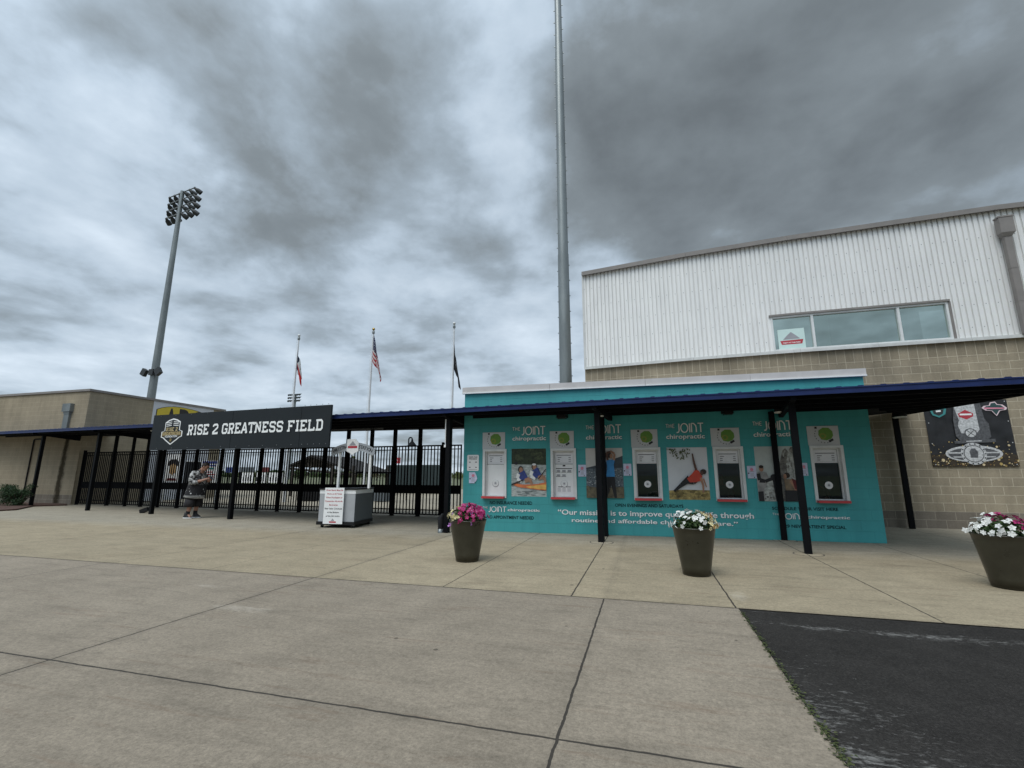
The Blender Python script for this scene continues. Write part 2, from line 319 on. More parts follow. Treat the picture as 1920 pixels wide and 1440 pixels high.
# ------------------------------------------------------------------ mesh building
class MB:
    def __init__(s): s.v = []; s.f = []; s.fm = []; s.uv = []; s.mats = []; s.sm = []
    def mi(s, m):
        if m not in s.mats: s.mats.append(m)
        return s.mats.index(m)
    def add(s, vs, fs, m, uvs=None, smooth=False):
        o = len(s.v); s.v += [tuple(x) for x in vs]; k = s.mi(m)
        for i, f in enumerate(fs):
            s.f.append([o+j for j in f]); s.fm.append(k); s.sm.append(smooth)
            s.uv.append(uvs[i] if uvs else [(vs[j][0], vs[j][2]) for j in f])
        return s
    def box(s, x0, y0, z0, x1, y1, z1, m):
        v = [(x0, y0, z0), (x1, y0, z0), (x1, y1, z0), (x0, y1, z0), (x0, y0, z1), (x1, y0, z1), (x1, y1, z1), (x0, y1, z1)]
        return s.add(v, [(0, 3, 2, 1), (4, 5, 6, 7), (0, 1, 5, 4), (1, 2, 6, 5), (2, 3, 7, 6), (3, 0, 4, 7)], m)
    def prism(s, pts, z0, z1, m, m_top=None):           # plan polygon extruded up
        n = len(pts); v = [(x, y, z0) for x, y in pts] + [(x, y, z1) for x, y in pts]
        s.add(v, [tuple(range(n))[::-1]] + [(i, (i+1) % n, n+(i+1) % n, n+i) for i in range(n)], m)
        return s.add([(x, y, z1) for x, y in pts], [tuple(range(n))], m_top or m)
    def poly(s, pts, y0, y1, m):                         # polygon in the xz plane, from y0 (front) back to y1
        a = sum(pts[i][0]*pts[(i+1) % len(pts)][1]-pts[(i+1) % len(pts)][0]*pts[i][1] for i in range(len(pts)))
        if a < 0: pts = pts[::-1]
        n = len(pts); v = [(x, y0, z) for x, z in pts] + [(x, y1, z) for x, z in pts]
        return s.add(v, [tuple(range(n)), tuple(range(n, 2*n))[::-1]] + [((i+1) % n, i, n+i, n+(i+1) % n) for i in range(n)], m)
    def flat(s, pts, y, m):
        a = sum(pts[i][0]*pts[(i+1) % len(pts)][1]-pts[(i+1) % len(pts)][0]*pts[i][1] for i in range(len(pts)))
        if a < 0: pts = pts[::-1]
        return s.add([(x, y, z) for x, z in pts], [tuple(range(len(pts)))], m)
    def tube(s, path, r, m, n=10, caps=True):
        path = [Vector(p) for p in path]; rr = r if hasattr(r, '__len__') else [r]*len(path)
        vs = []; fs = []; prev = None
        for i, p in enumerate(path):
            t = (path[min(i+1, len(path)-1)]-path[max(i-1, 0)]).normalized()
            a = prev if prev else (Vector((0, 0, 1)) if abs(t.z) < .9 else Vector((1, 0, 0)))
            u = (a-t*a.dot(t)).normalized(); prev = u; w = t.cross(u)
            for k in range(n):
                an = 2*math.pi*k/n; vs.append(p+(u*math.cos(an)+w*math.sin(an))*rr[i])
        for i in range(len(path)-1):
            for k in range(n): fs.append((i*n+k, i*n+(k+1) % n, (i+1)*n+(k+1) % n, (i+1)*n+k))
        s.add(vs, fs, m, smooth=True)
        if caps:
            s.add(vs[:n], [tuple(range(n))[::-1]], m); s.add(vs[-n:], [tuple(range(n))], m)
        return s
    def lathe(s, prof, m, n=32, c=(0, 0, 0)):
        vs = [(c[0]+r*math.cos(2*math.pi*k/n), c[1]+r*math.sin(2*math.pi*k/n), c[2]+z) for r, z in prof for k in range(n)]
        fs = [(i*n+k, i*n+(k+1) % n, (i+1)*n+(k+1) % n, (i+1)*n+k) for i in range(len(prof)-1) for k in range(n)]
        return s.add(vs, fs, m, smooth=True)
    def ball(s, c, r, m, n=12, sq=(1, 1, 1)):
        prof = [(max(.001, math.sin(math.pi*i/n))*r, -math.cos(math.pi*i/n)*r) for i in range(n+1)]
        vs = [(c[0]+q*math.cos(2*math.pi*k/n)*sq[0], c[1]+q*math.sin(2*math.pi*k/n)*sq[1], c[2]+z*sq[2]) for q, z in prof for k in range(n)]
        fs = [(i*n+k, i*n+(k+1) % n, (i+1)*n+(k+1) % n, (i+1)*n+k) for i in range(n) for k in range(n)]
        return s.add(vs, fs, m, smooth=True)
    def disc(s, x, z, rx, rz, y, m, n=20, a0=0, a1=2*math.pi):
        return s.flat([(x+rx*math.cos(a0+(a1-a0)*k/n), z+rz*math.sin(a0+(a1-a0)*k/n)) for k in range(n if a1-a0 > 6.2 else n+1)], y, m)
    def stroke(s, pts, t, y, m):                         # polyline drawn with a flat pen in the xz plane
        for i in range(len(pts)-1):
            a = Vector(pts[i]); b = Vector(pts[i+1]); d = (b-a)
            if d.length < 1e-6: continue
            d.normalize(); n = Vector((-d.y, d.x))*t/2
            def ext(j, q):                               # mitre: lengthen towards a bend, not at a free end
                if not 0 <= j < len(pts): return 0
                o_ = (Vector(pts[j])-q)
                if o_.length < 1e-6: return 0
                dt = max(-1, min(1, d.dot(o_.normalized())*(-1 if j < i else 1)))
                return t/2*math.tan(min(1.25, math.acos(dt))/2)
            a2 = a-d*ext(i-1, a); b2 = b+d*ext(i+2, b)
            s.flat([tuple(a2-n), tuple(b2-n), tuple(b2+n), tuple(a2+n)], y-.0002*(i+1), m)
        return s
    def text(s, txt, x, z, y, m, h=None, w=None, bold=0., align='L', sx=1., rot=0.):
        vs, fs = text_geo(txt, bold)
        x0 = min(v[0] for v in vs); x1 = max(v[0] for v in vs)
        k = h if h else w/(x1-x0)/sx
        kx = (w/(x1-x0)) if w else k*sx
        ox = {'L': -x0, 'C': -(x0+x1)/2, 'R': -x1}[align]
        out = []
        for a, b in vs:
            a = (a+ox)*kx; b = b*k
            out.append((x+a*math.cos(rot)-b*math.sin(rot), y, z+a*math.sin(rot)+b*math.cos(rot)))
        return s.add(out, fs, m)
    def build(s, name, parent=None, frame=None, loc=None, rz=0):
        me = bpy.data.meshes.new(name); me.from_pydata(s.v, [], s.f); me.update()
        for m in s.mats: me.materials.append(m)
        uvl = me.uv_layers.new(name='UVMap')
        for p, k, u, sm in zip(me.polygons, s.fm, s.uv, s.sm):
            p.material_index = k; p.use_smooth = sm
            for li, q in zip(p.loop_indices, u): uvl.data[li].uv = q
        o = bpy.data.objects.new(name, me); COL.objects.link(o)
        if parent: o.parent = parent
        elif frame: o.location = frame.o; o.rotation_euler = (0, 0, frame.a)
        if loc is not None: o.location = loc
        if rz: o.rotation_euler = (0, 0, rz)
        return o

_tc = {}
def text_geo(txt, bold=0.):
    key = (txt, bold)
    if key in _tc: return _tc[key]
    cu = bpy.data.curves.new('t', 'FONT'); cu.body = txt; cu.size = 1; cu.resolution_u = 3; cu.offset = bold
    ob = bpy.data.objects.new('t', cu); COL.objects.link(ob)
    dg = bpy.context.evaluated_depsgraph_get()
    me = bpy.data.meshes.new_from_object(ob.evaluated_get(dg))
    g = ([(v.co.x, v.co.y) for v in me.vertices], [tuple(p.vertices) for p in me.polygons])
    bpy.data.objects.remove(ob); bpy.data.meshes.remove(me); bpy.data.curves.remove(cu)
    _tc[key] = g; return g

class Frame:
    """a vertical wall plane: local x runs along the wall, local -y points out of it, z is up"""
    def __init__(s, A, B):
        s.o = Vector((A[0], A[1], 0)); d = Vector((B[0]-A[0], B[1]-A[1], 0)); s.len = d.length
        s.a = math.atan2(d.y, d.x); s.d = d.normalized(); s.n = Vector((s.d.y, -s.d.x, 0))
    def px(s, x, y, off=0):
        d = ray(x, y); P = s.o + s.n*off; t = (P-CAM).dot(s.n)/d.dot(s.n); q = CAM+d*t
        return (q-s.o).dot(s.d), q.z
    def w(s, x, y=0, z=0): return s.o+s.d*x-s.n*y+Vector((0, 0, z))

def tag(o, label, cat, group=None):
    o['label'] = label; o['category'] = cat
    if group: o['group'] = group
    return o
def empty(name, label, cat, frame=None, loc=None, rz=0, group=None):
    o = bpy.data.objects.new(name, None); COL.objects.link(o); o.empty_display_size = .2
    if frame: o.location = frame.o; o.rotation_euler = (0, 0, frame.a)
    if loc is not None: o.location = loc
    if rz: o.rotation_euler = (0, 0, rz)
    return tag(o, label, cat, group)
def struct(o): o['kind'] = 'structure'; return o
def copy_thing(o, loc, rz=None):
    def cp(a, par):
        c = a.copy(); COL.objects.link(c)
        if par: c.parent = par
        for ch in [x for x in a.children]: cp(ch, c)
        return c
    kids = None
    n = cp(o, None); n.location = loc
    if rz is not None: n.rotation_euler = (0, 0, rz)
    return n

# ------------------------------------------------------------------ the ground
mb = MB(); mb.add([(-1500, -600, -.02), (1500, -600, -.02), (1500, 2500, -.02), (-1500, 2500, -.02)], [(0, 1, 2, 3)], mat('dry_grass_ground', (.11, .12, .06), .95, 0, .25, .08))
struct(mb.build('ground'))
mb = MB()
GX = [-45, .83, 60]
mb.add([(-45, -12, 0), (.83, -12, 0), (.83, 5.44, 0), (-45, 5.44, 0)], [(0, 1, 2, 3)], M_plaza)
mb.add([(-45, 5.44, 0), (40, 5.44, 0), (40, 40, 0), (-45, 40, 0)], [(0, 1, 2, 3)], M_plaza)
struct(mb.build('plaza_pavement'))
mb = MB(); mb.add([(.83, -12, -.006), (40, -12, -.006), (40, 5.44, -.006), (.83, 5.44, -.006)], [(0, 1, 2, 3)], M_asphalt)
struct(mb.build('asphalt_road'))
# moss in the joint between concrete and asphalt
mb = MB(); mm = leaf_mat('moss_green', (.035, .05, .014), (.08, .09, .03), .1)
for i in range(1700):
    y = random.uniform(1.2, 5.3); k = (5.6-y)/4.4
    if random.random() > .35+.65*k*(.5+.5*math.sin(y*9)+.3*math.sin(y*23)): continue
    x = .835+random.gauss(0, .010+.012*k); r = random.uniform(.004, .012); a = random.uniform(0, 6.28)
    z = random.uniform(0, .012)
    mb.add([(x+r*math.cos(a+q), y+r*math.sin(a+q), z+random.uniform(0, .006)) for q in (0, 1.6, 3.1, 4.7)], [(0, 1, 2, 3)], mm)
o = mb.build('moss_strip'); o['kind'] = 'stuff'; o['label'] = 'green moss along the edge between concrete and asphalt'

# ------------------------------------------------------------------ teal ticket building
FT = Frame((-4.30, 10.80), (4.50, 11.17)); LT = FT.len
bt = empty('ticket_building', 'teal painted block ticket office under the blue canopy with five windows', 'building', FT)
zt0 = FT.px(872, 739.5)[1]; zt1 = FT.px(1617, 706)[1]
zc0 = FT.px(872, 727.5)[1]; zc1 = FT.px(1617, 694)[1]
def zt(s): return zt0+(zt1-zt0)*s/LT
win_px = [((906, 811), (950, 811), (905, 932), (950, 932.5)), ((1032, 809), (1080, 808), (1033.5, 934), (1081, 935)),
          ((1184, 806), (1236.5, 805.5), (1189, 938), (1242.5, 938)), ((1333, 803), (1390, 802), (1343, 940), (1400.5, 940)),
          ((1513, 799), (1576.5, 798), (1529, 943), (1592, 943))]
WIN = []
for tl, tr, bl, br_ in win_px:
    s0 = (FT.px(*tl)[0]+FT.px(*bl)[0])/2; s1 = (FT.px(*tr)[0]+FT.px(*br_)[0])/2
    WIN.append((s0+.0, s1))
zs_top = sum(FT.px(*w[0])[1] for w in win_px)/5
zf_bot = sum(FT.px(*w[2])[1] for w in win_px)/5
zf_top = (FT.px(928, 841)[1]+FT.px(1365, 837.5)[1]+FT.px(1550, 836)[1])/3
mb = MB(); edges = [0]
for a, b in WIN: edges += [a+.03, b-.03]
edges.append(LT)
for i in range(len(edges)-1):
    a, b = edges[i], edges[i+1]
    def q(x0, x1, z0, z1a, z1b): mb.add([(x0, 0, z0), (x1, 0, z0), (x1, 0, z1b), (x0, 0, z1a)], [(0, 1, 2, 3)], M_teal)
    if i % 2 == 0: q(a, b, 0, zt(a), zt(b))
    else:
        q(a, b, 0, zf_bot+.02, zf_bot+.02); q(a, b, zf_top-.03, zt(a), zt(b))
        for xx, nx in ((a, 1), (b, -1)): mb.add([(xx, 0, zf_bot+.02), (xx, .18, zf_bot+.02), (xx, .18, zf_top-.03), (xx, 0, zf_top-.03)], [(0, 1, 2, 3)], M_tealflat)
        mb.add([(a, 0, zf_bot+.02), (b, 0, zf_bot+.02), (b, .18, zf_bot+.02), (a, .18, zf_bot+.02)], [(0, 1, 2, 3)], M_tealflat)
        mb.add([(a, 0, zf_top-.03), (b, 0, zf_top-.03), (b, .18, zf_top-.03), (a, .18, zf_top-.03)], [(0, 1, 2, 3)], M_tealflat)
DEP = 3.3
mb.add([(0, 0, 0), (0, DEP, 0), (0, DEP, zt0), (0, 0, zt0)], [(0, 3, 2, 1)], M_teal, [[(0, 0), (0, zt0), (DEP, zt0), (DEP, 0)]])
mb.add([(LT, 0, 0), (LT, DEP, 0), (LT, DEP, zt1), (LT, 0, zt1)], [(0, 1, 2, 3)], M_teal, [[(0, 0), (DEP, 0), (DEP, zt1), (0, zt1)]])
mb.add([(0, DEP, 0), (LT, DEP, 0), (LT, DEP, zt1), (0, DEP, zt0)], [(0, 3, 2, 1)], M_teal)
mb.build('wall', bt)
mb = MB(); zr = -.10
mb.add([(.02, .1, zt0+zr), (LT-.02, .1, zt1+zr), (LT-.02, DEP-.1, zt1+zr), (.02, DEP-.1, zt0+zr)], [(0, 1, 2, 3)], M_cap)
mb.build('roof', bt)
mb = MB()
def slab(x0, y0, x1, y1, za0, za1, zb0, zb1, m):     # sloped bar from x0 to x1
    v = [(x0, y0, za0), (x1, y0, zb0), (x1, y1, zb0), (x0, y1, za0), (x0, y0, za1), (x1, y0, zb1), (x1, y1, zb1), (x0, y1, za1)]
    mb.add(v, [(0, 3, 2, 1), (4, 5, 6, 7), (0, 1, 5, 4), (1, 2, 6, 5), (2, 3, 7, 6), (3, 0, 4, 7)], m)
nseg = 4
for i in range(nseg):
    a, b = -.05+(LT+.1)*i/nseg, -.05+(LT+.1)*(i+1)/nseg-(.006 if i < nseg-1 else 0)
    za, zb = zt(a), zt(b); h = (zc0-zt0)
    slab(a, -.055, b, .28, za+.025, za+h, zb+.025, zb+h, M_cap)
    slab(a, -.075, b, .0, za, za+.028, zb, zb+.028, M_white)
mb.build('parapet_cap', bt)

# ticket windows
for i, (a, b) in enumerate(WIN):
    w = b-a; mb = MB(); t = .055
    mb.box(a, -.03, zf_bot, a+t, .05, zf_top, M_alu); mb.box(b-t, -.03, zf_bot, b, .05, zf_top, M_alu)
    mb.box(a+t, -.03, zf_top-t, b-t, .05, zf_top, M_alu); mb.box(a+t, -.03, zf_bot, b-t, .05, zf_bot+.04, M_alu)
    t2 = .03; A, B = a+t, b-t; Z0, Z1 = zf_bot+.04, zf_top-t
    for q in ((A, Z0, A+t2, Z1), (B-t2, Z0, B, Z1), (A+t2, Z1-t2, B-t2, Z1), (A+t2, Z0, B-t2, Z0+.025)):
        mb.box(q[0], .055, q[1], q[2], .095, q[3], M_alu)
    wf = mb.build('ticket_window', bt)
    mb = MB(); mb.add([(A+t2, .10, Z0), (B-t2, .10, Z0), (B-t2, .10, Z1), (A+t2, .10, Z1)], [(0, 1, 2, 3)], M_glass); mb.build('glass', wf)
    # red counter sill
    mb = MB(); mb.box(a+.01, -.15, zf_bot-.005, b-.035, -.031, zf_bot+.042, M_red); mb.build('sill', wf)
    zm = Z0+(Z1-Z0)*.715
    if i < 2:                                            # closed: white panel behind the pane
        mb = MB(); mb.box(A+t2, .094, Z0+.025, B-t2, .099, zm-.01, M_white)
        if i == 1:
            xx0 = A+t2+.02; xx1 = B-t2-.02; cw = (xx1-xx0)
            for j, (zz, hh) in enumerate(((zm-.06, .035), (zm-.12, .018))): mb.box(xx0+(cw*.42 if j == 0 else 0), .0925, zz, xx1-(cw*.42 if j == 0 else 0), .0935, zz+hh, M_blackp)
            for r_ in range(2):
                for c_ in range(3):
                    if r_ == 1 and c_ == 2: continue
                    xa = xx0+c_*cw/3; zz = zm-.20-r_*.10
                    mb.box(xa, .0925, zz, xa+cw*.28, .0935, zz+.012, M_blackp); mb.box(xa+.02, .0925, zz+.018, xa+cw*.26, .0935, zz+.055, M_grey)
            zz = Z0+.22; mb.box(xx0+cw*.12, .0925, zz, xx1-cw*.12, .0935, zz+.016, M_blackp)
            for c_ in range(3):
                for r_ in range(4): mb.box(xx0+cw*(.08+.3*c_), .0925, zz-.03-r_*.022, xx0+cw*(.28+.3*c_), .0935, zz-.022-r_*.022, M_grey)
        mb.build('closed_panel', wf)
    # price sheet
    mb = MB(); y = .090
    mb.box(A+t2+.004, y, zm, B-t2-.004, y+.003, Z1-t2-.004, M_paper)
    cx = (A+B)/2; pw = B-A-2*t2; ph = Z1-t2-zm
    mb.box(cx-pw*.40, y-.0012, zm+ph*.71, cx+pw*.40, y-.0004, zm+ph*.76, M_blackp)
    for k in range(3):
        zz = zm+ph*(.52-.16*k)
        mb.box(A+t2+pw*.16, y-.0012, zz, A+t2+pw*(.36 if k == 0 else .28), y-.0004, zz+.012, M_blackp)
        mb.box(B-t2-pw*.24, y-.0012, zz, B-t2-pw*.12, y-.0004, zz+.012, M_blackp)
    mb.box(A+t2+pw*.12, y-.0012, zm+ph*.09, B-t2-pw*.12, y-.0004, zm+ph*.105, M_grey)
    mb.build('price_sheet', wf)
    # speak hole
    mb = MB(); zc = Z0+(Z1-Z0)*.285
    for r0, r1, yy, mm_ in ((0, .075, .082, M_white), (.0, .045, .079, M_alu), (0, .022, .077, M_grey)):
        pts = [(cx+r1*math.cos(k*math.pi/12), zc+r1*math.sin(k*math.pi/12)) for k in range(24)]
        mb.poly(pts, yy, .088, mm_)
    if i < 2: mb.poly([(cx+.083*math.cos(k*math.pi/12), zc-.006+.083*math.sin(k*math.pi/12)) for k in range(24)], .0885, .0925, M_grey)  # grey disc set slightly low, painted shadow of the ring on the panel
    mb.build('speak_hole', wf)

# ballpark map signs above the windows
for i, (a, b) in enumerate(WIN):
    names = ['closed far left window', 'closed second window with printed notice', 'window between blue shirt and yoga posters',
             'window between yoga and hiking posters', 'far right window']
    mb = MB(); w = b-a-.03; x0 = a-.012; h = zs_top-zf_top-.004
    mb.box(x0, -.012, zf_top+.004, x0+w, -.003, zs_top, mat('map_board', (.52, .53, .54), .5, 0, .04))
    y = -.0135; cx = x0+w*.56; cz = zf_top+h*.56
    rr = h*.36
    g = [(cx-rr*.85, cz-rr*.05), (cx-rr*.78, cz+rr*.6), (cx-rr*.2, cz+rr*1.0), (cx+rr*.55, cz+rr*.98), (cx+rr*1.0, cz+rr*.45), (cx+rr*1.05, cz-rr*.15), (cx+rr*.75, cz-rr*.62), (cx+rr*.1, cz-rr*.85), (cx-rr*.55, cz-rr*.7)]
    mb.flat(g, y, M_grass)
    mb.disc(cx-rr*.30, cz-rr*.22, rr*.45, rr*.42, y-.0006, M_dirtp, 14); mb.disc(cx-rr*.30, cz-rr*.22, rr*.25, rr*.24, y-.0012, M_grass, 10)
    for k in range(9):
        an = math.pi*(.86+.80*k/8); px_, pz_ = cx+rr*1.32*math.cos(an), cz+rr*1.20*math.sin(an)
        mb.stroke([(px_-.012*math.sin(an), pz_+.012*math.cos(an)), (px_+.012*math.sin(an), pz_-.012*math.cos(an))], .014, y, M_blackp)
    mb.box(cx-rr*1.25, y-.001, cz+rr*.85, cx-rr*.95, y, cz+rr*1.15, M_blackp); mb.flat([(cx+rr*.35, cz-rr*.85), (cx+rr*.95, cz-rr*.55), (cx+rr*1.05, cz-rr*.85), (cx+rr*.45, cz-rr*1.15)], y, M_blackp)
    o = mb.build('map_sign', frame=FT); tag(o, 'green ballpark map on a grey board above the '+names[i], 'sign', 'ballpark map signs above the ticket windows')

# lettering ---------------------------------------------------------
def deco(mb, ch, x, z, h, w, t, y, m):
    def P(l): return [(x+a*w, z+b*h) for a, b in l]
    k = t/h/2
    if ch == 'J': mb.stroke(P([(.72, 1-k), (.72, .25), (.5, k+.01), (.1, k)]), t, y, m)
    if ch == 'O': mb.stroke(P([(.5+.46*math.cos(2*math.pi*i/18), .5+(.5-k)*math.sin(2*math.pi*i/18)) for i in range(19)]), t, y, m)
    if ch == 'I': mb.stroke(P([(.5, k), (.5, 1-k)]), t, y, m)
    if ch == 'N':
        mb.stroke(P([(.12, k), (.12, 1-k)]), t, y, m); mb.stroke(P([(.12, 1-k), (.5, .93), (.8, .72), (.86, .5), (.86, k)]), t, y-.004, m)
    if ch == 'T': mb.stroke(P([(.05, 1-k), (.95, 1-k)]), t, y, m); mb.stroke(P([(.5, 1-k), (.5, k)]), t, y-.004, m)
    if ch == 'H': mb.stroke(P([(.1, k), (.1, 1-k)]), t, y, m); mb.stroke(P([(.1, .5), (.5, .55), (.85, .45), (.85, k)]), t, y-.004, m); mb.stroke(P([(.85, .45), (.85, 1-k)]), t, y-.006, m)
    if ch == 'E': mb.stroke(P([(.9, 1-k), (.3, 1-k), (.1, .6), (.1, .4), (.3, k), (.9, k)]), t, y, m); mb.stroke(P([(.1, .5), (.8, .5)]), t, y-.004, m)
def joint(mb, x0, x1, z, h, y, m, tk=.115):
    W_ = x1-x0; wd = {'J': .15, 'O': .27, 'I': .07, 'N': .22, 'T': .22}; x = x0
    for c in 'JOINT':
        deco(mb, c, x, z, h, wd[c]*W_/.93*.94, h*tk, y, m); x += wd[c]*W_/.93
def the(mb, x0, x1, z, h, y, m):
    W_ = (x1-x0)/3
    for i, c in enumerate('THE'): deco(mb, c, x0+i*W_, z, h, W_*.86, h*.12, y, m)
def logo(px0, px1, y0, y1):
    """the two-line name: small THE, tall JOINT, wide word below"""
    a, zt_ = FT.px(px0, y0); b, zb = FT.px(px1, y1); w = b-a; h = zt_-zb
    mb = MB()
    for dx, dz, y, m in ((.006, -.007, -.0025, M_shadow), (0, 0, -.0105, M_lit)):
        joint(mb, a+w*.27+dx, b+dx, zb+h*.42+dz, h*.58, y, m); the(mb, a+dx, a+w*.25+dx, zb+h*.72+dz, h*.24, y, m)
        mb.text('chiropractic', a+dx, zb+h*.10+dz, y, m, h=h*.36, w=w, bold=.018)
    o = mb.build('lettering', bt); o['label'] = 'white two line wall lettering'
for q in ((961, 1024, 800, 828), (1098, 1166.5, 797, 826), (1247.5, 1322, 794, 825), (1410, 1489, 789.5, 821)): logo(*q)
def words(txt, xa, ya, xb, yb, m, bold=.02, shadow=True, cap=.72):
    """a line of writing: (xa,ya) is the top left of the capitals, (xb,yb) the bottom right"""
    a, z1 = FT.px(xa, ya); b, z0 = FT.px(xb, yb)
    mb = MB(); h = (z1-z0)/cap
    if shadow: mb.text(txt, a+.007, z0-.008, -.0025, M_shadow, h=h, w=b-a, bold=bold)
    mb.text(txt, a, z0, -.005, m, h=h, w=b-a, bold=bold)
    return mb
words('NO INSURANCE NEEDED', 918.5, 939, 998, 946.5, M_ink, .020, False).build('lettering', bt)
words('NO APPOINTMENT NEEDED', 913, 966, 1001, 974, M_ink, .020, False).build('lettering', bt)
words('OPEN EVENINGS AND SATURDAYS', 1153, 944, 1281.5, 952, M_ink, .020, False).build('lettering', bt)
words('SCHEDULE YOUR VISIT HERE', 1447, 950, 1572, 958, M_ink, .020, False).build('lettering', bt)
words('$29 NEW PATIENT SPECIAL', 1466, 983, 1587, 992, M_ink, .020, False).build('lettering', bt)
words('\u201cOur mission is to improve quality of life through', 1046, 954.8, 1414, 972.3, M_lit, .018).build('lettering', bt)
words('routine and affordable chiropractic care.\u201d', 1072, 971.2, 1384, 986.2, M_lit, .018).build('lettering', bt)
def logo_row(x0, xj0, xj1, x1, y0, y1):
    a, z1 = FT.px(x0, y0); b, z0 = FT.px(x1, y1); j0 = FT.px(xj0, y0)[0]; j1 = FT.px(xj1, y0)[0]; h = z1-z0; mb = MB()
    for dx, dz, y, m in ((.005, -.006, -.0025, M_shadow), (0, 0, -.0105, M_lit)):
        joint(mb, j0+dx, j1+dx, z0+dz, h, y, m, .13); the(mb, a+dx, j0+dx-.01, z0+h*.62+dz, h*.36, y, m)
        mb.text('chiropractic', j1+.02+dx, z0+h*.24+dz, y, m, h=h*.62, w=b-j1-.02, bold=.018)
    mb.build('lettering', bt)
logo_row(906, 916, 950.5, 1012.5, 949, 962)
logo_row(1448, 1464, 1510, 1594, 961.5, 976.5)

# wall posters -------------------------------------------------------
def poster(px, label, draw):
    (x0, y0), (x1, y1), (x2, y2), (x3, y3) = px      # TL TR BL BR
    a = (FT.px(x0, y0)[0]+FT.px(x2, y2)[0])/2; b = (FT.px(x1, y1)[0]+FT.px(x3, y3)[0])/2
    zt_ = (FT.px(x0, y0)[1]+FT.px(x1, y1)[1])/2; zb = (FT.px(x2, y2)[1]+FT.px(x3, y3)[1])/2
    mb = MB(); st = [0]
    def L(pts, m):
        st[0] += 1; mb.flat([(a+(b-a)*min(1, max(0, u)), zb+(zt_-zb)*min(1, max(0, v))) for u, v in pts], -.004-.0005*st[0], m)
    def E(u, v, ru, rv, m, n=14, rot=0):
        L([(u+ru*math.cos(2*math.pi*k/n)*math.cos(rot)-rv*math.sin(2*math.pi*k/n)*math.sin(rot),
            v+(ru*math.cos(2*math.pi*k/n)*math.sin(rot)+rv*math.sin(2*math.pi*k/n)*math.cos(rot))) for k in range(n)], m)
    def B(pts, t, m):                                  # thick limb
        for i in range(len(pts)-1):
            (u0, v0), (u1, v1) = pts[i], pts[i+1]; t0, t1 = t[i], t[i+1]; d = Vector((u1-u0, v1-v0)).normalized(); n = Vector((-d.y, d.x))
            L([(u0+n.x*t0, v0+n.y*t0), (u0-n.x*t0, v0-n.y*t0), (u1-n.x*t1, v1-n.y*t1), (u1+n.x*t1, v1+n.y*t1)], m)
    mb.box(a, -.004, zb, b, -.0005, zt_, M_paper)
    draw(L, E, B)
    o = mb.build('poster', frame=FT); tag(o, label, 'poster', 'photo posters on the teal wall'); return o
pm = lambda n, c, v=.3, s=9, st=None: mat('print_'+n, c, .7, 0, v, s, streak=st)
P_forest = pm('forest', (.030, .042, .020), .6, 14); P_water = pm('water', (.40, .43, .41), .35, 9, (1, 1, 4)); P_water2 = pm('water_dark', (.16, .19, .19), .4, 20, (1, 1, 5))
P_kay = pm('kayak', (.62, .17, .06), .2); P_kay2 = pm('kayak_yellow', (.72, .42, .10), .2); P_vest = pm('vest', (.03, .05, .20), .3, 20); P_sk = pm('skin', (.36, .19, .12), .2); P_skd = pm('skin_dark', (.10, .05, .035), .2)
P_wht = pm('white', (.72, .72, .70), .1); P_blk = pm('black', (.014, .014, .016), .3); P_hair = pm('hair', (.03, .02, .015))
P_sky1 = pm('dusk_sky', (.52, .50, .47), .12, 3); P_sky2 = pm('pale_sky', (.60, .61, .63), .05, 3); P_hill = pm('dusk_hill', (.045, .055, .065), .3, 6); P_town = pm('town', (.10, .12, .135), .9, 26); P_brush = pm('dry_brush', (.12, .10, .06), .5, 16)
P_bluesh = pm('blue_shirt', (.045, .24, .52), .15); P_redsh = pm('red_shirt', (.52, .055, .03), .15); P_gold = pm('gold_grass', (.33, .25, .09), .6, 14); P_leafp = pm('leaf', (.10, .12, .05), .5, 20)
P_rock = pm('rock', (.20, .19, .17), .6, 12); P_rockl = pm('rock_light', (.42, .43, .40), .5, 16); P_hsky = pm('hazy_sky', (.46, .50, .48), .1, 3); P_cloth = pm('grey_cloth', (.28, .27, .26), .3); P_pack = pm('red_pack', (.12, .015, .015), .3)
def kayak(L, E, B):
    L([(0, 0), (1, 0), (1, 1), (0, 1)], P_water); L([(0, .67), (1, .655), (1, 1), (0, 1)], P_forest)
    for i in range(9): E(random.uniform(.1, .9), random.uniform(.74, .98), random.uniform(.05, .12), random.uniform(.02, .05), pm('foliage_l', (.06, .075, .035), .6, 20))
    for i in range(16): E(random.uniform(.05, .95), random.uniform(.02, .14), random.uniform(.05, .12), .008, P_water2, 8)
    for i in range(10): E(random.uniform(.05, .95), random.uniform(.34, .62), random.uniform(.04, .10), .006, P_water2, 8)
    E(.14, .69, .055, .03, P_blk)
    L([(.03, .245), (.12, .27), (.35, .245), (.75, .26), (1, .30), (1, .13), (.85, .135), (.5, .165), (.2, .195)], P_kay)
    L([(.42, .205), (.75, .235), (1, .25), (1, .15), (.8, .16), (.55, .175)], P_kay2)
    for hx, hz, c in ((.27, .56, P_hair), (.66, .62, P_sk)):
        E(hx, hz, .075, .075, P_hair); E(hx+.01, hz-.01, .055, .055, P_sk)
        B([(hx+.02, hz-.05), (hx+.1, hz-.22)], [.09, .12], P_vest)
        B([(hx-.06, hz-.09), (hx-.10, hz-.19), (hx+.03, hz-.26)], [.05, .04, .025], P_wht if hx < .5 else P_wht)
        B([(hx+.12, hz-.24), (hx+.26, hz-.20), (hx+.33, hz-.32)], [.045, .05, .03], P_sk)
    E(.66, .665, .06, .022, P_wht); B([(.78, .36), (1, .57)], [.012, .014], P_blk); B([(0, .24), (.34, .34)], [.02, .012], P_hair)
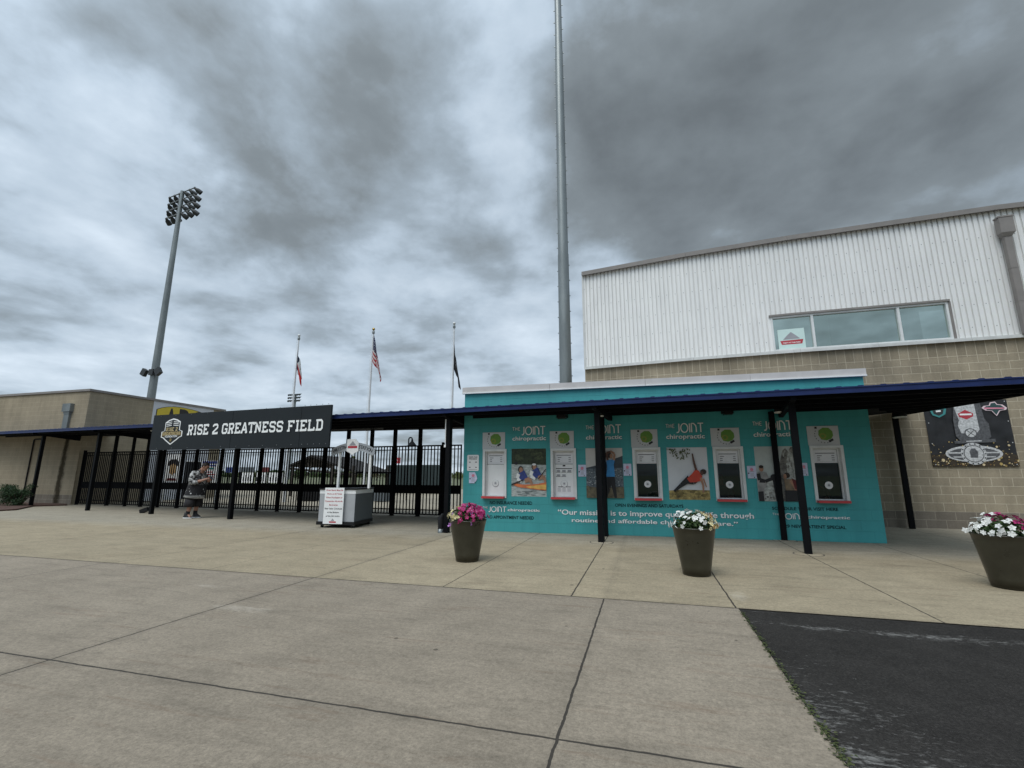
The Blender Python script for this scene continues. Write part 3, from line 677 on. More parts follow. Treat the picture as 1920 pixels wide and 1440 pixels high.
poster(((959, 841.5), (1024, 841), (959.5, 931), (1024.5, 931)), 'photo poster of two people paddling an orange kayak', kayak)
def blue(L, E, B):
    L([(0, 0), (1, 0), (1, 1), (0, 1)], P_sky1); L([(0, .6), (.35, .66), (.62, .74), (1, .84), (1, 0), (0, 0)], P_hill); L([(0, .58), (1, .60), (1, .18), (0, .2)], P_town)
    for i in range(70): E(random.uniform(.02, .98), random.uniform(.2, .56), random.uniform(.01, .03), random.uniform(.006, .014), pm('lamp', (.40, .42, .42)) if i % 3 else P_hill, 5)
    L([(0, .24), (.3, .2), (1, .22), (1, 0), (0, 0)], P_brush)
    B([(.63, .42), (.60, .2), (.52, 0)], [.07, .05, .03], P_blk); B([(.70, .42), (.74, .2), (.78, .0)], [.07, .05, .035], P_blk)
    L([(.55, .42), (.78, .42), (.76, .66), (.79, .76), (.56, .76), (.58, .62)], P_bluesh)
    E(.64, .86, .075, .06, P_hair); E(.70, .84, .04, .045, P_sk); B([(.60, .75), (.57, .9), (.72, .93)], [.03, .025, .02], P_skd); B([(.77, .75), (.79, .88), (.68, .94)], [.03, .025, .02], P_sk)
poster(((1098, 840.5), (1167, 840), (1100, 933), (1170, 934)), 'photo poster of a person in a blue shirt stretching above a town at dusk', blue)
def yoga(L, E, B):
    L([(0, 0), (1, 0), (1, 1), (0, 1)], P_sky2); L([(0, .17), (.4, .19), (1, .18), (1, 0), (0, 0)], P_gold)
    for i in range(26): E(random.uniform(.02, .98), random.uniform(.02, .17), random.uniform(.03, .08), random.uniform(.015, .03), pm('tuft', (.16, .12, .04), .5, 10) if i % 2 else P_gold, 7)
    for i in range(60):
        r_ = random.random(); E(.06+.5*r_+random.gauss(0, .03), .97-.22*math.sin(min(1, max(0, r_*1.05))*math.pi*.9)*random.random(), .022, .014, P_leafp, 5, random.random()*3)
    B([(.12, .16), (.30, .27), (.52, .40)], [.02, .04, .07], P_blk); B([(.70, .36), (.62, .34), (.46, .36)], [.03, .05, .06], P_blk)
    L([(.46, .40), (.52, .33), (.66, .33), (.80, .36), (.84, .44), (.76, .55), (.68, .58), (.60, .50)], P_redsh)
    B([(.70, .56), (.66, .70), (.63, .88)], [.03, .026, .016], P_skd); B([(.80, .42), (.84, .28), (.84, .14)], [.03, .026, .02], P_sk); B([(.86, .40), (.92, .24)], [.02, .012], P_sk)
    E(.87, .53, .075, .05, P_hair); E(.83, .505, .04, .04, P_skd)
poster(((1249, 839.5), (1325, 838.5), (1256, 937), (1331.5, 937)), 'photo poster of a person in a red shirt in a yoga pose', yoga)
def hike(L, E, B):
    L([(0, 0), (1, 0), (1, 1), (0, 1)], P_hsky); L([(.58, 0), (.60, .7), (.70, .92), (.78, .97), (.84, .9), (.90, .98), (1, 1), (1, 0)], P_rock); L([(.72, .3), (.76, .7), (.86, .95), (.95, .8), (1, .6), (1, .2)], P_rockl)
    for i in range(22): E(random.uniform(.62, .98), random.uniform(.4, .9), .02, random.uniform(.02, .06), P_rock if i % 2 else P_rockl, 6)
    L([(.02, .05), (.2, .5), (.45, .4), (.6, 0), (.1, 0)], P_rockl)
    for i in range(14): E(random.uniform(.15, .6), random.uniform(.03, .3), .03, .02, P_rock, 6)
    L([(0, .0), (0, .5), (.06, .54), (.25, .52), (.30, .40), (.16, .22), (.14, 0)], P_cloth); E(.13, .59, .055, .055, P_sk); E(.13, .625, .058, .03, P_hair); B([(.04, .50), (.06, .38), (.2, .36), (.42, .42)], [.05, .045, .03, .03], P_blk)
    L([(0, 0), (0, .17), (.13, .18), (.13, 0)], P_blk); E(.42, .43, .09, .06, P_blk); L([(.38, .38), (.56, .36), (.6, 0), (.42, .0), (.40, .2)], P_blk)
    E(.74, .47, .075, .05, P_hair); E(.69, .45, .04, .045, P_sk); L([(.66, .40), (.84, .40), (.86, .18), (.68, .2)], pm('tan_top', (.22, .16, .10))); B([(.82, .38), (.92, .22), (.82, .08)], [.035, .03, .024], P_sk); L([(.84, .42), (.95, .38), (.98, .2), (.9, .22)], P_pack); L([(.66, .2), (.98, .2), (1, 0), (.64, 0)], P_blk)
poster(((1413, 838), (1489, 836), (1423, 940), (1500, 940)), 'photo poster of hikers resting among pale rocks', hike)

# notices on the wall
def wallrect(px0, py0, px1, py1, F=FT, off=0):
    a, z1 = F.px(px0, py0, off); b, z0 = F.px(px1, py1, off); return a, z0, b, z1
a, z0, b, z1 = wallrect(876.5, 853, 897.5, 883)
mb = MB(); c = .02
mb.poly([(a+c, z0), (b-c, z0), (b, z0+c), (b, z1-c), (b-c, z1), (a+c, z1), (a, z1-c), (a, z0+c)], -.008, -.001, M_white)
mb.text('Will Call', (a+b)/2, z1-.075, -.0095, M_blackp, w=(b-a)*.72, align='C', bold=.01); mb.text('Window', (a+b)/2, z1-.115, -.0095, M_blackp, w=(b-a)*.72, align='C', bold=.01)
for xx in (.16, .70):
    for zz in (.52, .20): mb.box(a+(b-a)*xx, -.0095, z0+(z1-z0)*zz, a+(b-a)*(xx+.14), -.0085, z0+(z1-z0)*(zz+.05), M_blackp)
mb.box(a+.04, -.0095, z0+.03, b-.04, -.0085, z0+.04, M_grey)
tag(mb.build('notice_board', frame=FT), 'white rounded notice board at the left end of the teal wall', 'sign')
fly = [((880, 885.5, 895, 906), 'curled lavender flyer taped below the white notice board', True), ((1084, 871.5, 1099.5, 893.5), 'lavender flyer taped left of the blue shirt poster', False),
       ((1168.5, 869.5, 1184.5, 892), 'lavender flyer taped right of the blue shirt poster', False), ((1400, 873.5, 1419, 897), 'lavender flyer taped on the left edge of the hiking poster', False),
       ((1500, 868, 1515.5, 892), 'lavender flyer half hidden by the post right of the hiking poster', False)]
for q, lab, curl in fly:
    a, z0, b, z1 = wallrect(*q); mb = MB(); w = b-a; h = z1-z0
    if curl: mb.poly([(a, z0), (b-w*.3, z0), (b, z0+h*.4), (b-w*.1, z0+h*.7), (b-w*.3, z1), (a, z1)], -.016, -.014, M_lav)
    else: mb.box(a, -.016, z0, b, -.014, z1, M_lav)
    mb.disc(a+w*.5, z0+h*.70, w*.2, h*.14, -.0172, M_pinkp, 10); mb.box(a+w*.24, -.0176, z0+h*.52, a+w*.76, -.0168, z0+h*.56, M_grey)
    for k in range(4): mb.box(a+w*.3, -.0172, z0+h*(.40-.08*k), a+w*.7, -.0168, z0+h*(.43-.08*k), M_grey)
    mb.box(a+w*.06, -.0172, z0+h*.35, a+w*.2, -.0168, z0+h*.46, M_blackp); mb.flat([(a+w*.66, z0+h*.03), (a+w*.8, z0+h*.03), (a+w*.76, z0+h*.17)], -.0172, M_blackp)
    tag(mb.build('flyer', frame=FT), lab, 'flyer', 'flyers taped to the teal wall')
for (q, lab) in (((1043, 772, 1065, 786), 'black wall light box above the second ticket window'), ((1351, 764, 1375, 778.5), 'black wall light box above the fourth ticket window')):
    a, z0, b, z1 = wallrect(*q); mb = MB(); b2 = b-.02
    v = [(a, 0), (a+.02, -.20), (b-.02, -.20), (b, 0)]
    mb.prism([(a, -.002), (a+.025, -.17), (b-.025, -.17), (b, -.002)], z0+.03, z1, M_black)
    mb.prism([(a+.03, -.01), (a+.045, -.15), (b-.045, -.15), (b-.03, -.01)], z0, z0+.03, mat('lamp_lens', (.03, .03, .03), .2))
    tag(mb.build('wall_light', frame=FT), lab, 'wall light', 'wall lights under the canopy')

# ------------------------------------------------------------------ right hand building
BP = [Vector((-1.78, 15.27)), Vector((1.6, 14.86)), Vector((4.45, 14.66)), Vector((14.0, 14.42))]
FR = [Frame(BP[i], BP[i+1]) for i in range(3)]
cum = [0]
for i in range(3): cum.append(cum[-1]+FR[i].len)
def rwall(x, y, off=0, k=None):
    """which facet a sight line meets -> (facet, s, z)"""
    for i in range(3):
        s, z = FR[i].px(x, y, off)
        if (-.001 <= s <= FR[i].len+.001) or (i == 0 and s < 0) or i == 2: 
            if i == 0 and s > FR[0].len: continue
            return i, s, z
def pt(S_, y=0, z=0):                                     # point by running length along the facade
    i = max(k for k in range(3) if S_ >= cum[k]-1e-6) if S_ >= 0 else 0
    return FR[i].w(S_-cum[i], y, z)
def rS(x, y):
    i, s, z = rwall(x, y); return cum[i]+s, z
ZF = 4.80                                                  # flashing under the metal
br = empty('stadium_building', 'tall building of tan block below and white ribbed metal above', 'building', loc=(0, 0, 0))
_, zr0 = rS(1100.5, 516.5); SR, zr1 = rS(1865, 395.5); _, zr2 = rS(1920, 392)
ST = cum[3]
def ztop(s): return zr0+(zr1-zr0)*s/SR if s < SR else zr1-.02*(s-SR)
def wallstrip(mb, s0, s1, z0, z1, m, y=0):
    br_ = [s0]+[c for c in cum if s0 < c < s1]+[s1]
    for a, b in zip(br_[:-1], br_[1:]):
        za = z1(a) if callable(z1) else z1; zb = z1(b) if callable(z1) else z1
        A = pt(a+1e-6, y); B = FR[max(k for k in range(3) if a+1e-5 >= cum[k])].w(b-cum[max(k for k in range(3) if a+1e-5 >= cum[k])], y)
        mb.add([(A.x, A.y, z0), (B.x, B.y, z0), (B.x, B.y, zb), (A.x, A.y, za)], [(0, 1, 2, 3)], m, [[(a, z0), (b, z0), (b, zb), (a, za)]])
mb = MB()
wallstrip(mb, 0, ST, 0, .42, M_base); wallstrip(mb, 0, ST, .42, ZF-.44, M_block); wallstrip(mb, 0, ST, ZF-.44, ZF, M_soldier)
A = pt(0); B = Vector((A.x+.4, A.y+8, 0))
mb.add([(A.x, A.y, 0), (B.x, B.y, 0), (B.x, B.y, ZF), (A.x, A.y, ZF)], [(0, 3, 2, 1)], M_block, [[(0, 0), (0, ZF), (8, ZF), (8, 0)]])
mb.build('block_wall', br)
# window in the metal wall
sw0, zw0 = rS(1449, 655); sw1, _ = rS(1784, 632); _, zwt = rS(1449, 597); zwb = ZF+.10; zwt = (zwt+rS(1779, 563)[1])/2
sw0 = (sw0+rS(1446, 597)[0])/2; sw1 = (sw1+rS(1779, 563)[0])/2
mb = MB(); P = .128; s = .03; i = 0
M_metal = mat('white_ribbed_metal', (.76, .755, .735), .42, 0, .05, 2.5, streak=(1, 1, .3))
prof = [(0, 0), (.078, 0), (.083, .040), (.115, .040), (.120, .0), (.128, 0)]
while s < ST-.2:
    for (a, ya), (b, yb) in zip(prof[:-1], prof[1:]):
        sa, sb = s+a, s+b; mid = (sa+sb)/2
        z0 = ZF+.02 if not (sw0 < mid < sw1) else zwt
        A = pt(sa, ya); B = pt(sb, yb)
        mb.add([(A.x, A.y, z0), (B.x, B.y, z0), (B.x, B.y, ztop(sb)), (A.x, A.y, ztop(sa))], [(0, 1, 2, 3)], M_metal)
    s += P; i += 1
# screw heads
rows = [ZF+.35+.62*k for k in range(8)]
for k in range(int((ST-.4)/P)):
    for j, zz in enumerate(rows):
        ss = .03+k*P+.035
        if zz < ztop(ss)-.15 and not (sw0-.05 < ss < sw1+.05 and zz < zwt+.05) and (k+j) % 2 == 0:
            A = pt(ss, -.003); mb.box(A.x-.008, A.y-.004, zz-.008, A.x+.008, A.y+.003, zz+.008, M_galv)
A = pt(0, .02); mb.add([(A.x-.02, A.y, ZF), (A.x+.3, A.y+8, ZF), (A.x+.3, A.y+8, zr0), (A.x-.02, A.y, zr0)], [(0, 3, 2, 1)], M_metal)
A = pt(0.0, -.012); B = pt(.05, -.012); mb.add([(A.x-.02, A.y, ZF), (B.x, B.y, ZF), (B.x, B.y, ztop(.05)), (A.x-.02, A.y, ztop(0))], [(0, 1, 2, 3)], M_flash)
mb.build('ribbed_metal_wall', br)
def barS(mb, s0, s1, y0, y1, z0, z1, m, step=None):
    """bar following the facade; z0/z1 may be functions"""
    f = lambda z, s: z(s) if callable(z) else z
    cuts = sorted(set([s0, s1]+[c for c in cum if s0 < c < s1]+([SR] if s0 < SR < s1 else [])))
    for a, b in zip(cuts[:-1], cuts[1:]):
        k = max(k for k in range(3) if a+1e-5 >= cum[k]); F = FR[k]
        v = []
        for yy in (y0, y1):
            for q in (a, b):
                for z in (z0, z1):
                    p_ = F.w(q-cum[k], yy); v.append((p_.x, p_.y, f(z, q)))
        mb.add(v, [(0, 2, 3, 1), (4, 5, 7, 6), (1, 3, 7, 5), (0, 4, 6, 2), (0, 1, 5, 4), (2, 6, 7, 3)], m)
mb = MB(); s = -.05
while s < ST:
    e = min(s+2.05, ST); barS(mb, max(s, 0), e-.008, -.09, .04, ZF-.0, ZF+.055, M_flash); barS(mb, max(s, 0), e-.006, -.10, -.09, ZF-.035, ZF+.03, M_flash); s = e
mb.build('flashing', br)
mb = MB(); barS(mb, 0, ST, -.10, .3, lambda s: ztop(s), lambda s: ztop(s)+.125, M_taupe); barS(mb, 0, ST, -.115, -.10, lambda s: ztop(s)-.02, lambda s: ztop(s)+.03, M_taupe)
mb.build('roof_trim', br)
mb = MB()
A = pt(0, .3); B = pt(ST, .3); mb.add([(A.x, A.y, zr0+.1), (BP[2].x, BP[2].y+.3, ztop(cum[2])+.1), (B.x, B.y, zr1+.1), (B.x, B.y+9, zr1+.1), (A.x+.4, A.y+8, zr0+.1)], [(0, 1, 2, 3, 4)], M_taupe)
mb.build('roof', br)
# upper window
k = 2; F2 = FR[2]
mbw = MB(); t = .06
def wbar(s0, s1, z0, z1, y0=-.02, y1=.12, m=M_alu): barS(mbw, s0, s1, y0, y1, z0, z1, m)
wbar(sw0, sw1, zwb-.05, zwb+.01); wbar(sw0, sw1, zwt-.05, zwt); wbar(sw0, sw0+.05, zwb+.01, zwt-.05); wbar(sw1-.05, sw1, zwb+.01, zwt-.05)
m1 = rS(1525, 620)[0]; m2 = rS(1687, 605)[0]
for m_ in (m1, m2): wbar(m_-.03, m_+.03, zwb+.01, zwt-.05)
uw = mbw.build('window', br)
mbh = MB(); mbw = mbh; wbar(sw0-.04, sw1+.04, zwt+.0, zwt+.055, -.06, .03, M_taupe); wbar(sw1+.002, sw1+.06, ZF+.055, zwt, -.03, .03, M_taupe); mbh.build('head_trim', uw)
for (a, b) in ((sw0+.05, m1-.03), (m1+.03, m2-.03), (m2+.03, sw1-.05)):
    g_ = MB(); A = pt(a, .05); B = pt(b, .05)
    g_.add([(A.x, A.y, zwb+.01), (B.x, B.y, zwb+.01), (B.x, B.y, zwt-.05), (A.x, A.y, zwt-.05)], [(0, 1, 2, 3)], M_glassup); g_.build('pane', uw)
# room behind the upper window: pale blind, ceiling
g_ = MB(); m_in = mat('pale_blind', (.55, .62, .58), .8)
A = pt(sw0, .5); B = pt(sw0+(sw1-sw0)*.38, .5); g_.add([(A.x, A.y, ZF), (B.x, B.y, ZF), (B.x, B.y, zwt), (A.x, A.y, zwt)], [(0, 1, 2, 3)], m_in)
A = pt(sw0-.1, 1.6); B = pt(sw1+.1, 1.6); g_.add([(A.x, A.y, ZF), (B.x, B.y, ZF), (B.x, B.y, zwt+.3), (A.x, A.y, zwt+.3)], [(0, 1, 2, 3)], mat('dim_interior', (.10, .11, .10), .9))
g_.build('interior', br)
# sign in the window
g_ = MB(); a, z1 = FR[2].px(1458, 617) if False else (0, 0)
i_, s_, z_ = rwall(1456, 640); FW = FR[i_]
sa, z1 = FW.px(1457, 619, -.04); sb, z0 = FW.px(1512, 655, -.04); z0 = zwb+.02
g_.box(sa, .035, z0, sb, .044, z1, mat('pale_mint_board', (.55, .70, .66), .6, 0, .04))
w_ = sb-sa; h_ = z1-z0
zz = z0+h_*.22
g_.flat([(sa+w_*.12, zz), (sa+w_*.88, zz+.0), (sa+w_*.93, zz+h_*.22), (sa+w_*.07, zz+h_*.20)], .033, M_redp)
g_.text('PARTY AT THE PARK', sa+w_*.5, zz+h_*.055, .0318, M_lit, w=w_*.66, align='C', bold=.03)
g_.flat([(sa+w_*.18, zz+h_*.25), (sa+w_*.82, zz+h_*.26), (sa+w_*.66, zz+h_*.45), (sa+w_*.5, zz+h_*.62), (sa+w_*.34, zz+h_*.45)], .033, M_grey)
tag(g_.build('window_sign', frame=FW), 'pale sign with a red ribbon reading party at the park in the upper window', 'sign')
# downspout on the metal wall
dh = empty('downspout', 'taupe box downspout with a large collector head on the white metal wall', 'downspout', FR[2])
s0, zt_ = FR[2].px(1870, 407, .25); s1, _ = FR[2].px(1899, 412, .25); _, zb_ = FR[2].px(1885, 441, .3)
mb = MB(); w_ = s1-s0
mb.box(s0, -.28, zb_+.10, s1, -.09, zt_, M_taupe); mb.box(s0-.015, -.292, zt_-.03, s1+.015, -.085, zt_+.01, M_taupe)
v = [(s0, -.28, zb_+.10), (s1, -.28, zb_+.10), (s1, -.09, zb_+.10), (s0, -.09, zb_+.10), (s0+.07, -.23, zb_), (s1-.07, -.23, zb_), (s1-.07, -.09, zb_), (s0+.07, -.09, zb_)]
mb.add(v, [(0, 4, 5, 1), (1, 5, 6, 2), (2, 6, 7, 3), (3, 7, 4, 0)], M_taupe); mb.build('collector_head', dh)
mb = MB(); ss0, ss1 = s0+.075, s1-.075
mb.box(ss0, -.22, ZF+.05, ss1, -.09, zb_+.002, M_taupe)
for zz in (ZF+.9, ZF+1.8): mb.box(ss0-.006, -.226, zz, ss1+.006, -.088, zz+.012, M_taupe)
mb.build('pipe', dh)

# championship banner
FB = FR[2]
ba, bz0 = FB.px(1748, 875); bb, _ = FB.px(1909, 874); ba = (ba+FB.px(1735, 790)[0])/2; bb = (bb+FB.px(1886, 749)[0])/2; bz1 = FB.px(1886, 749)[1]
mb = MB(); bw, bh = bb-ba, bz1-bz0
NX, NZ = 24, 20
M_ban = mat('black_banner', (.014, .014, .016), .5, 0, .5, 3)
def by(u, v): return -.02-.012*abs(math.sin(7*u+4*v))*v-.010*math.sin(12*u-9*v)*(v > .4)*(1-u*.3)*.6
vs = [(ba+bw*i/NX, by(i/NX, j/NZ), bz0+bh*j/NZ) for j in range(NZ+1) for i in range(NX+1)]
fs = [(j*(NX+1)+i, j*(NX+1)+i+1, (j+1)*(NX+1)+i+1, (j+1)*(NX+1)+i) for j in range(NZ) for i in range(NX)]
mb.add(vs, fs, M_ban, smooth=True)
def bpz(pts, y, m): mb.flat([(ba+bw*u, bz0+bh*v) for u, v in pts], y, m)
def bell(u, v, ru, rv, y, m, n=16): bpz([(u+ru*math.cos(2*math.pi*k/n), v+rv*math.sin(2*math.pi*k/n)) for k in range(n)], y, m)
Y0 = -.044
M_silv = mat('silver_print', (.52, .52, .52), .4, 0, .35, 22); M_silvd = mat('dark_silver_print', (.09, .09, .095), .4, 0, .4, 20); M_bok = mat('gold_bokeh', (.20, .11, .03), .6, 0, .5, 20); M_brn = mat('brown_glow_print', (.030, .020, .010), .6, 0, .8, 8)
bpz([(0, 0), (1, 0), (1, .16), (.85, .22), (.62, .14), (.4, .14), (.2, .20), (0, .18)], Y0+.002, M_brn)
for i in range(190):
    u = random.random(); v = abs(random.gauss(0, .15)); r_ = random.uniform(.003, .010) if random.random() < .88 else random.uniform(.012, .022)
    if v < .5: bell(u, v+.01, r_, r_*1.15, Y0+.001-.00003*i, [M_bok, M_gold, mat('cream_print', (.6, .48, .28), .6)][i % 3], 7)
bpz([(.33, .46), (.33, .70), (.36, .94), (.68, .98), (.70, .72), (.74, .64), (.74, .44), (.66, .36), (.38, .38)], Y0-.006, M_silvd)
bpz([(.36, .93), (.61, .96), (.62, .55), (.58, .50), (.40, .50), (.375, .62), (.40, .70)], Y0-.008, M_silv)
bell(.51, .50, .075, .075, Y0-.010, M_silvd, 18); bell(.51, .50, .060, .060, Y0-.011, M_silv, 18)
mb.stroke([(ba+bw*.47, bz0+bh*.46), (ba+bw*.55, bz0+bh*.54)], .015, Y0-.013, M_silvd); mb.stroke([(ba+bw*.47, bz0+bh*.54), (ba+bw*.55, bz0+bh*.46)], .015, Y0-.0145, M_silvd)
bpz([(.40, .80), (.49, .86), (.58, .80), (.575, .755), (.49, .71), (.405, .755)], Y0-.010, M_redp); bpz([(.42, .80), (.56, .80), (.56, .775), (.42, .775)], Y0-.0115, M_lit)
bpz([(.30, .385), (.78, .41), (.78, .36), (.30, .345)], Y0-.010, M_silvd); bpz([(.44, .385), (.62, .39), (.62, .375), (.44, .37)], Y0-.011, M_silv)
bell(.5, .19, .335, .125, Y0-.012, M_silv, 28); bell(.5, .185, .300, .098, Y0-.0130, M_silvd, 28); bpz([(.21, .215), (.79, .215), (.79, .195), (.21, .195)], Y0-.0138, M_silv); bpz([(.25, .15), (.75, .15), (.74, .135), (.26, .135)], Y0-.0138, M_silv)
bell(.50, .19, .150, .165, Y0-.015, M_silv, 24); bell(.50, .19, .120, .130, Y0-.0165, M_silvd, 24); bell(.50, .19, .110, .118, Y0-.018, M_silv, 24); bpz([(.46, .13), (.54, .13), (.55, .22), (.52, .27), (.48, .27), (.45, .22)], Y0-.0195, M_silvd)
for k in range(14):
    an = 2*math.pi*k/14; bell(.50+.135*math.cos(an), .19+.148*math.sin(an), .010, .011, Y0-.0195, M_blackp, 6)
bpz([(.07, .86), (.10, .90), (.24, .92), (.27, .88), (.25, .80), (.17, .75), (.09, .79)], Y0-.008, M_tealp); bpz([(.10, .86), (.24, .88), (.22, .81), (.17, .78), (.11, .81)], Y0-.0095, M_blackp); bpz([(.14, .86), (.20, .865), (.20, .84), (.14, .835)], Y0-.011, M_lit)
E_ = [(.69, .88), (.72, .91), (.78, .915), (.80, .96), (.86, .97), (.88, .93), (.94, .92), (.985, .87), (.97, .84), (.90, .83), (.85, .75), (.80, .83), (.73, .84)]
bpz(E_, Y0-.008, mat('pale_pink_print', (.70, .55, .58), .6)); bpz([(.5*(u-.84)*1.6+.84, .5*(v-.87)*1.7+.87) for u, v in E_], Y0-.0095, mat('dark_teal_print', (.02, .06, .06), .6)); bpz([(.72, .885), (.95, .875), (.95, .855), (.72, .86)], Y0-.011, M_pinkp)
for u in (.03, .97): 
    for v in (.03, .35, .67, .97): bell(u, v, .007, .008, Y0-.004, M_silv, 8)
tag(mb.build('banner', frame=FB), 'black championship banner with a trophy and ring on the tan block wall', 'banner')

# ------------------------------------------------------------------ left hand building
CLx, CLy = gp(131.5, 946.5).x, gp(131.5, 946.5).y
FLf = Frame((CLx-14, CLy), (CLx, CLy)); FLs = Frame((CLx, CLy), (CLx, CLy+16))
zl = FLf.px(166, 734)[1]; zlt = FLf.px(166, 728)[1]
bl = empty('concession_building', 'low tan block building at the far left with a flat roof', 'building', FLf)
LF = FLf.len; zl = FLf.px(166, 733.5)[1]
mb = MB()
for z0, z1, m in ((0, .42, M_base), (.42, zl, M_blockl)):
    mb.add([(0, 0, z0), (LF, 0, z0), (LF, 0, z1), (0, 0, z1)], [(0, 1, 2, 3)], m)
sA = FLs.px(288, 760)[0]; sB = FLs.px(401, 768)[0]; sE = FLs.px(421, 770)[0]
def zls(s): return zl
M_wwall = mat('white_painted_wall', (.60, .61, .64), .6, 0, .05, 2)
for s0, s1, m in ((0, sA, M_blockl), (sA, sB, M_wwall), (sB, sE, M_blockl)):
    mb.add([(LF, s0, 0), (LF, s1, 0), (LF, s1, zl), (LF, s0, zl)], [(0, 1, 2, 3)], m, [[(s0, 0), (s1, 0), (s1, zl), (s0, zl)]])
mb.add([(0, sE, 0), (LF, sE, 0), (LF, sE, zl), (0, sE, zl)], [(0, 3, 2, 1)], M_block)
mb.build('wall', bl)
mb = MB(); mb.box(-.05, -.06, zl, LF+.06, .25, zl+.10, M_taupe); mb.box(LF-.25, .25, zl, LF+.06, sE+.05, zl+.10, M_taupe); mb.box(0, .25, zl-.1, LF-.25, sE, zl, M_taupe)
mb.build('roof_coping', bl)
# sign painted panel
sg = MB(); a, z1 = FLs.px(292, 763); b, z0 = FLs.px(381, 800); z1 = zl-.18; H_ = 1.5
arc = [FLs.px(x, y) for x, y in ((293.5, 767), (302, 764.3), (312, 762.7), (325, 762.2), (340, 763.6), (355, 766.6), (369, 770.5), (382, 775))]
for col_, k_, yy in ((M_blackp, 1.0, -.012), (M_yellow, .97, -.016)):
    ctr = ((arc[0][0]+arc[-1][0])/2, arc[0][1]-.45)
    pts = arc+[(arc[-1][0], arc[-1][1]-.75)]+[(x, arc[0][1]-1.0-(z-arc[0][1])) for x, z in arc[::-1]]
    sg.poly([(ctr[0]+(x-ctr[0])*k_, ctr[1]+(z-ctr[1])*k_) for x, z in pts], yy, -.002, col_)
mdb = mat('dark_brown_print', (.02, .018, .014), .5)
for ch, xa, xb, yt in (('A', 313, 331.5, 765.5), ('B', 337, 357, 767.5), ('C', 361.5, 379, 772)):
    la, lz = FLs.px(xa, yt); lb, _ = FLs.px(xb, yt)
    sg.text(ch, la, lz-.86, -.020, mdb, h=1.2, w=lb-la, bold=.05)
tag(sg.build('oval_wall_sign', frame=FLs), 'yellow oval sign with large black letters on the white end wall', 'sign')
# downspout, conduit, pipe
d2 = empty('downspout', 'grey downspout with a square collector head on the far left building', 'downspout', FLf)
s0, z1 = FLf.px(122, 758); s1, z0 = FLf.px(138, 772)
mb = MB(); s0 += .12; s1 -= .02; mb.box(s0, -.16, z0, s1, -.003, z1, M_galv); mb.box(s0+.07, -.12, z0-.1, s1-.07, -.003, z0, M_galv); mb.build('collector_head', d2)
mb = MB(); mb.box(s0+.09, -.10, 2.95, s1-.09, -.003, z0-.1, M_galv); mb.build('pipe', d2)
mb = MB(); s0, z0 = FLf.px(48, 912); s1, z1 = FLf.px(66, 824); s2, _ = FLf.px(76, 823)
mb.tube([(s1, -.04, .55), (s1, -.04, z1-.03), (s1+.04, -.04, z1), (s2+.3, -.04, z1)], .028, M_black, 8)
tag(mb.build('conduit', frame=FLf), 'thin black conduit running up the far left block wall', 'conduit')
# water stain on the wall (own irregular outline)
def stain():
    m = bpy.data.materials.new('water_stain'); m.use_nodes = True; T = NT(m.node_tree)
    uv = T.n('ShaderNodeTexCoord').outputs['UV']; s_ = T.n('ShaderNodeSeparateXYZ', {0: uv})
    cx_ = T.math('MULTIPLY', T.math('ABSOLUTE', T.math('SUBTRACT', s_.outputs[0], .5)), 2.0)
    n_ = T.noise(uv, 3.5, 6, .7)
    a_ = T.map(T.math('ADD', T.math('SUBTRACT', 1.0, cx_), T.math('MULTIPLY', T.math('SUBTRACT', n_, .5), 1.3)), .25, .75, 0, .72)
    d_ = T.n('ShaderNodeBsdfDiffuse', {'Color': (.05, .042, .028, 1)}); t_ = T.n('ShaderNodeBsdfTransparent')
    x_ = T.n('ShaderNodeMixShader', {0: a_, 1: t_.outputs[0], 2: d_.outputs[0]}); T.n('ShaderNodeOutputMaterial', {0: x_.outputs[0]}); return m
s0, z1 = FLf.px(124, 818); s1, z0 = FLf.px(104, 944)
mb = MB(); c_ = (s0+s1)/2+.05
mb.add([(c_-.34, -.004, .02), (c_+.34, -.004, .02), (c_+.26, -.004, 2.9), (c_-.2, -.004, 2.9)], [(0, 1, 2, 3)], stain(), [[(0, 0), (1, 0), (1, 3), (0, 3)]])
mb.build('water_stain', bl)
# brown standpipe by the post, mulch bed, juniper
p_ = gp(69, 944); mb = MB()
mb.tube([(-.45, 0, .05), (-.1, 0, .08), (.12, 0, .28), (.16, 0, .42)], [.10, .10, .09, .08], mat('rusty_pipe', (.10, .05, .035), .8, 0, .3, 9), 12)
mb.box(-.12, -.09, .42, .36, .09, .46, M_black)
tag(mb.build('standpipe', loc=(p_.x, p_.y+.3, 0)), 'rust brown bent standpipe with a flat black cap near the far left post', 'pipe')
mb = MB(); q_ = [gp(-60, 962), gp(30, 957), gp(62, 950), gp(125, 948)]
pts = [(p.x, p.y) for p in q_]+[(CLx-.2, CLy-.02), (CLx-9, CLy-.02)]
mb.prism(pts, -.01, .05, mat('red_mulch', (.085, .045, .032), .95, 0, .5, 14, .8, 30))
struct(mb.build('mulch_bed'))

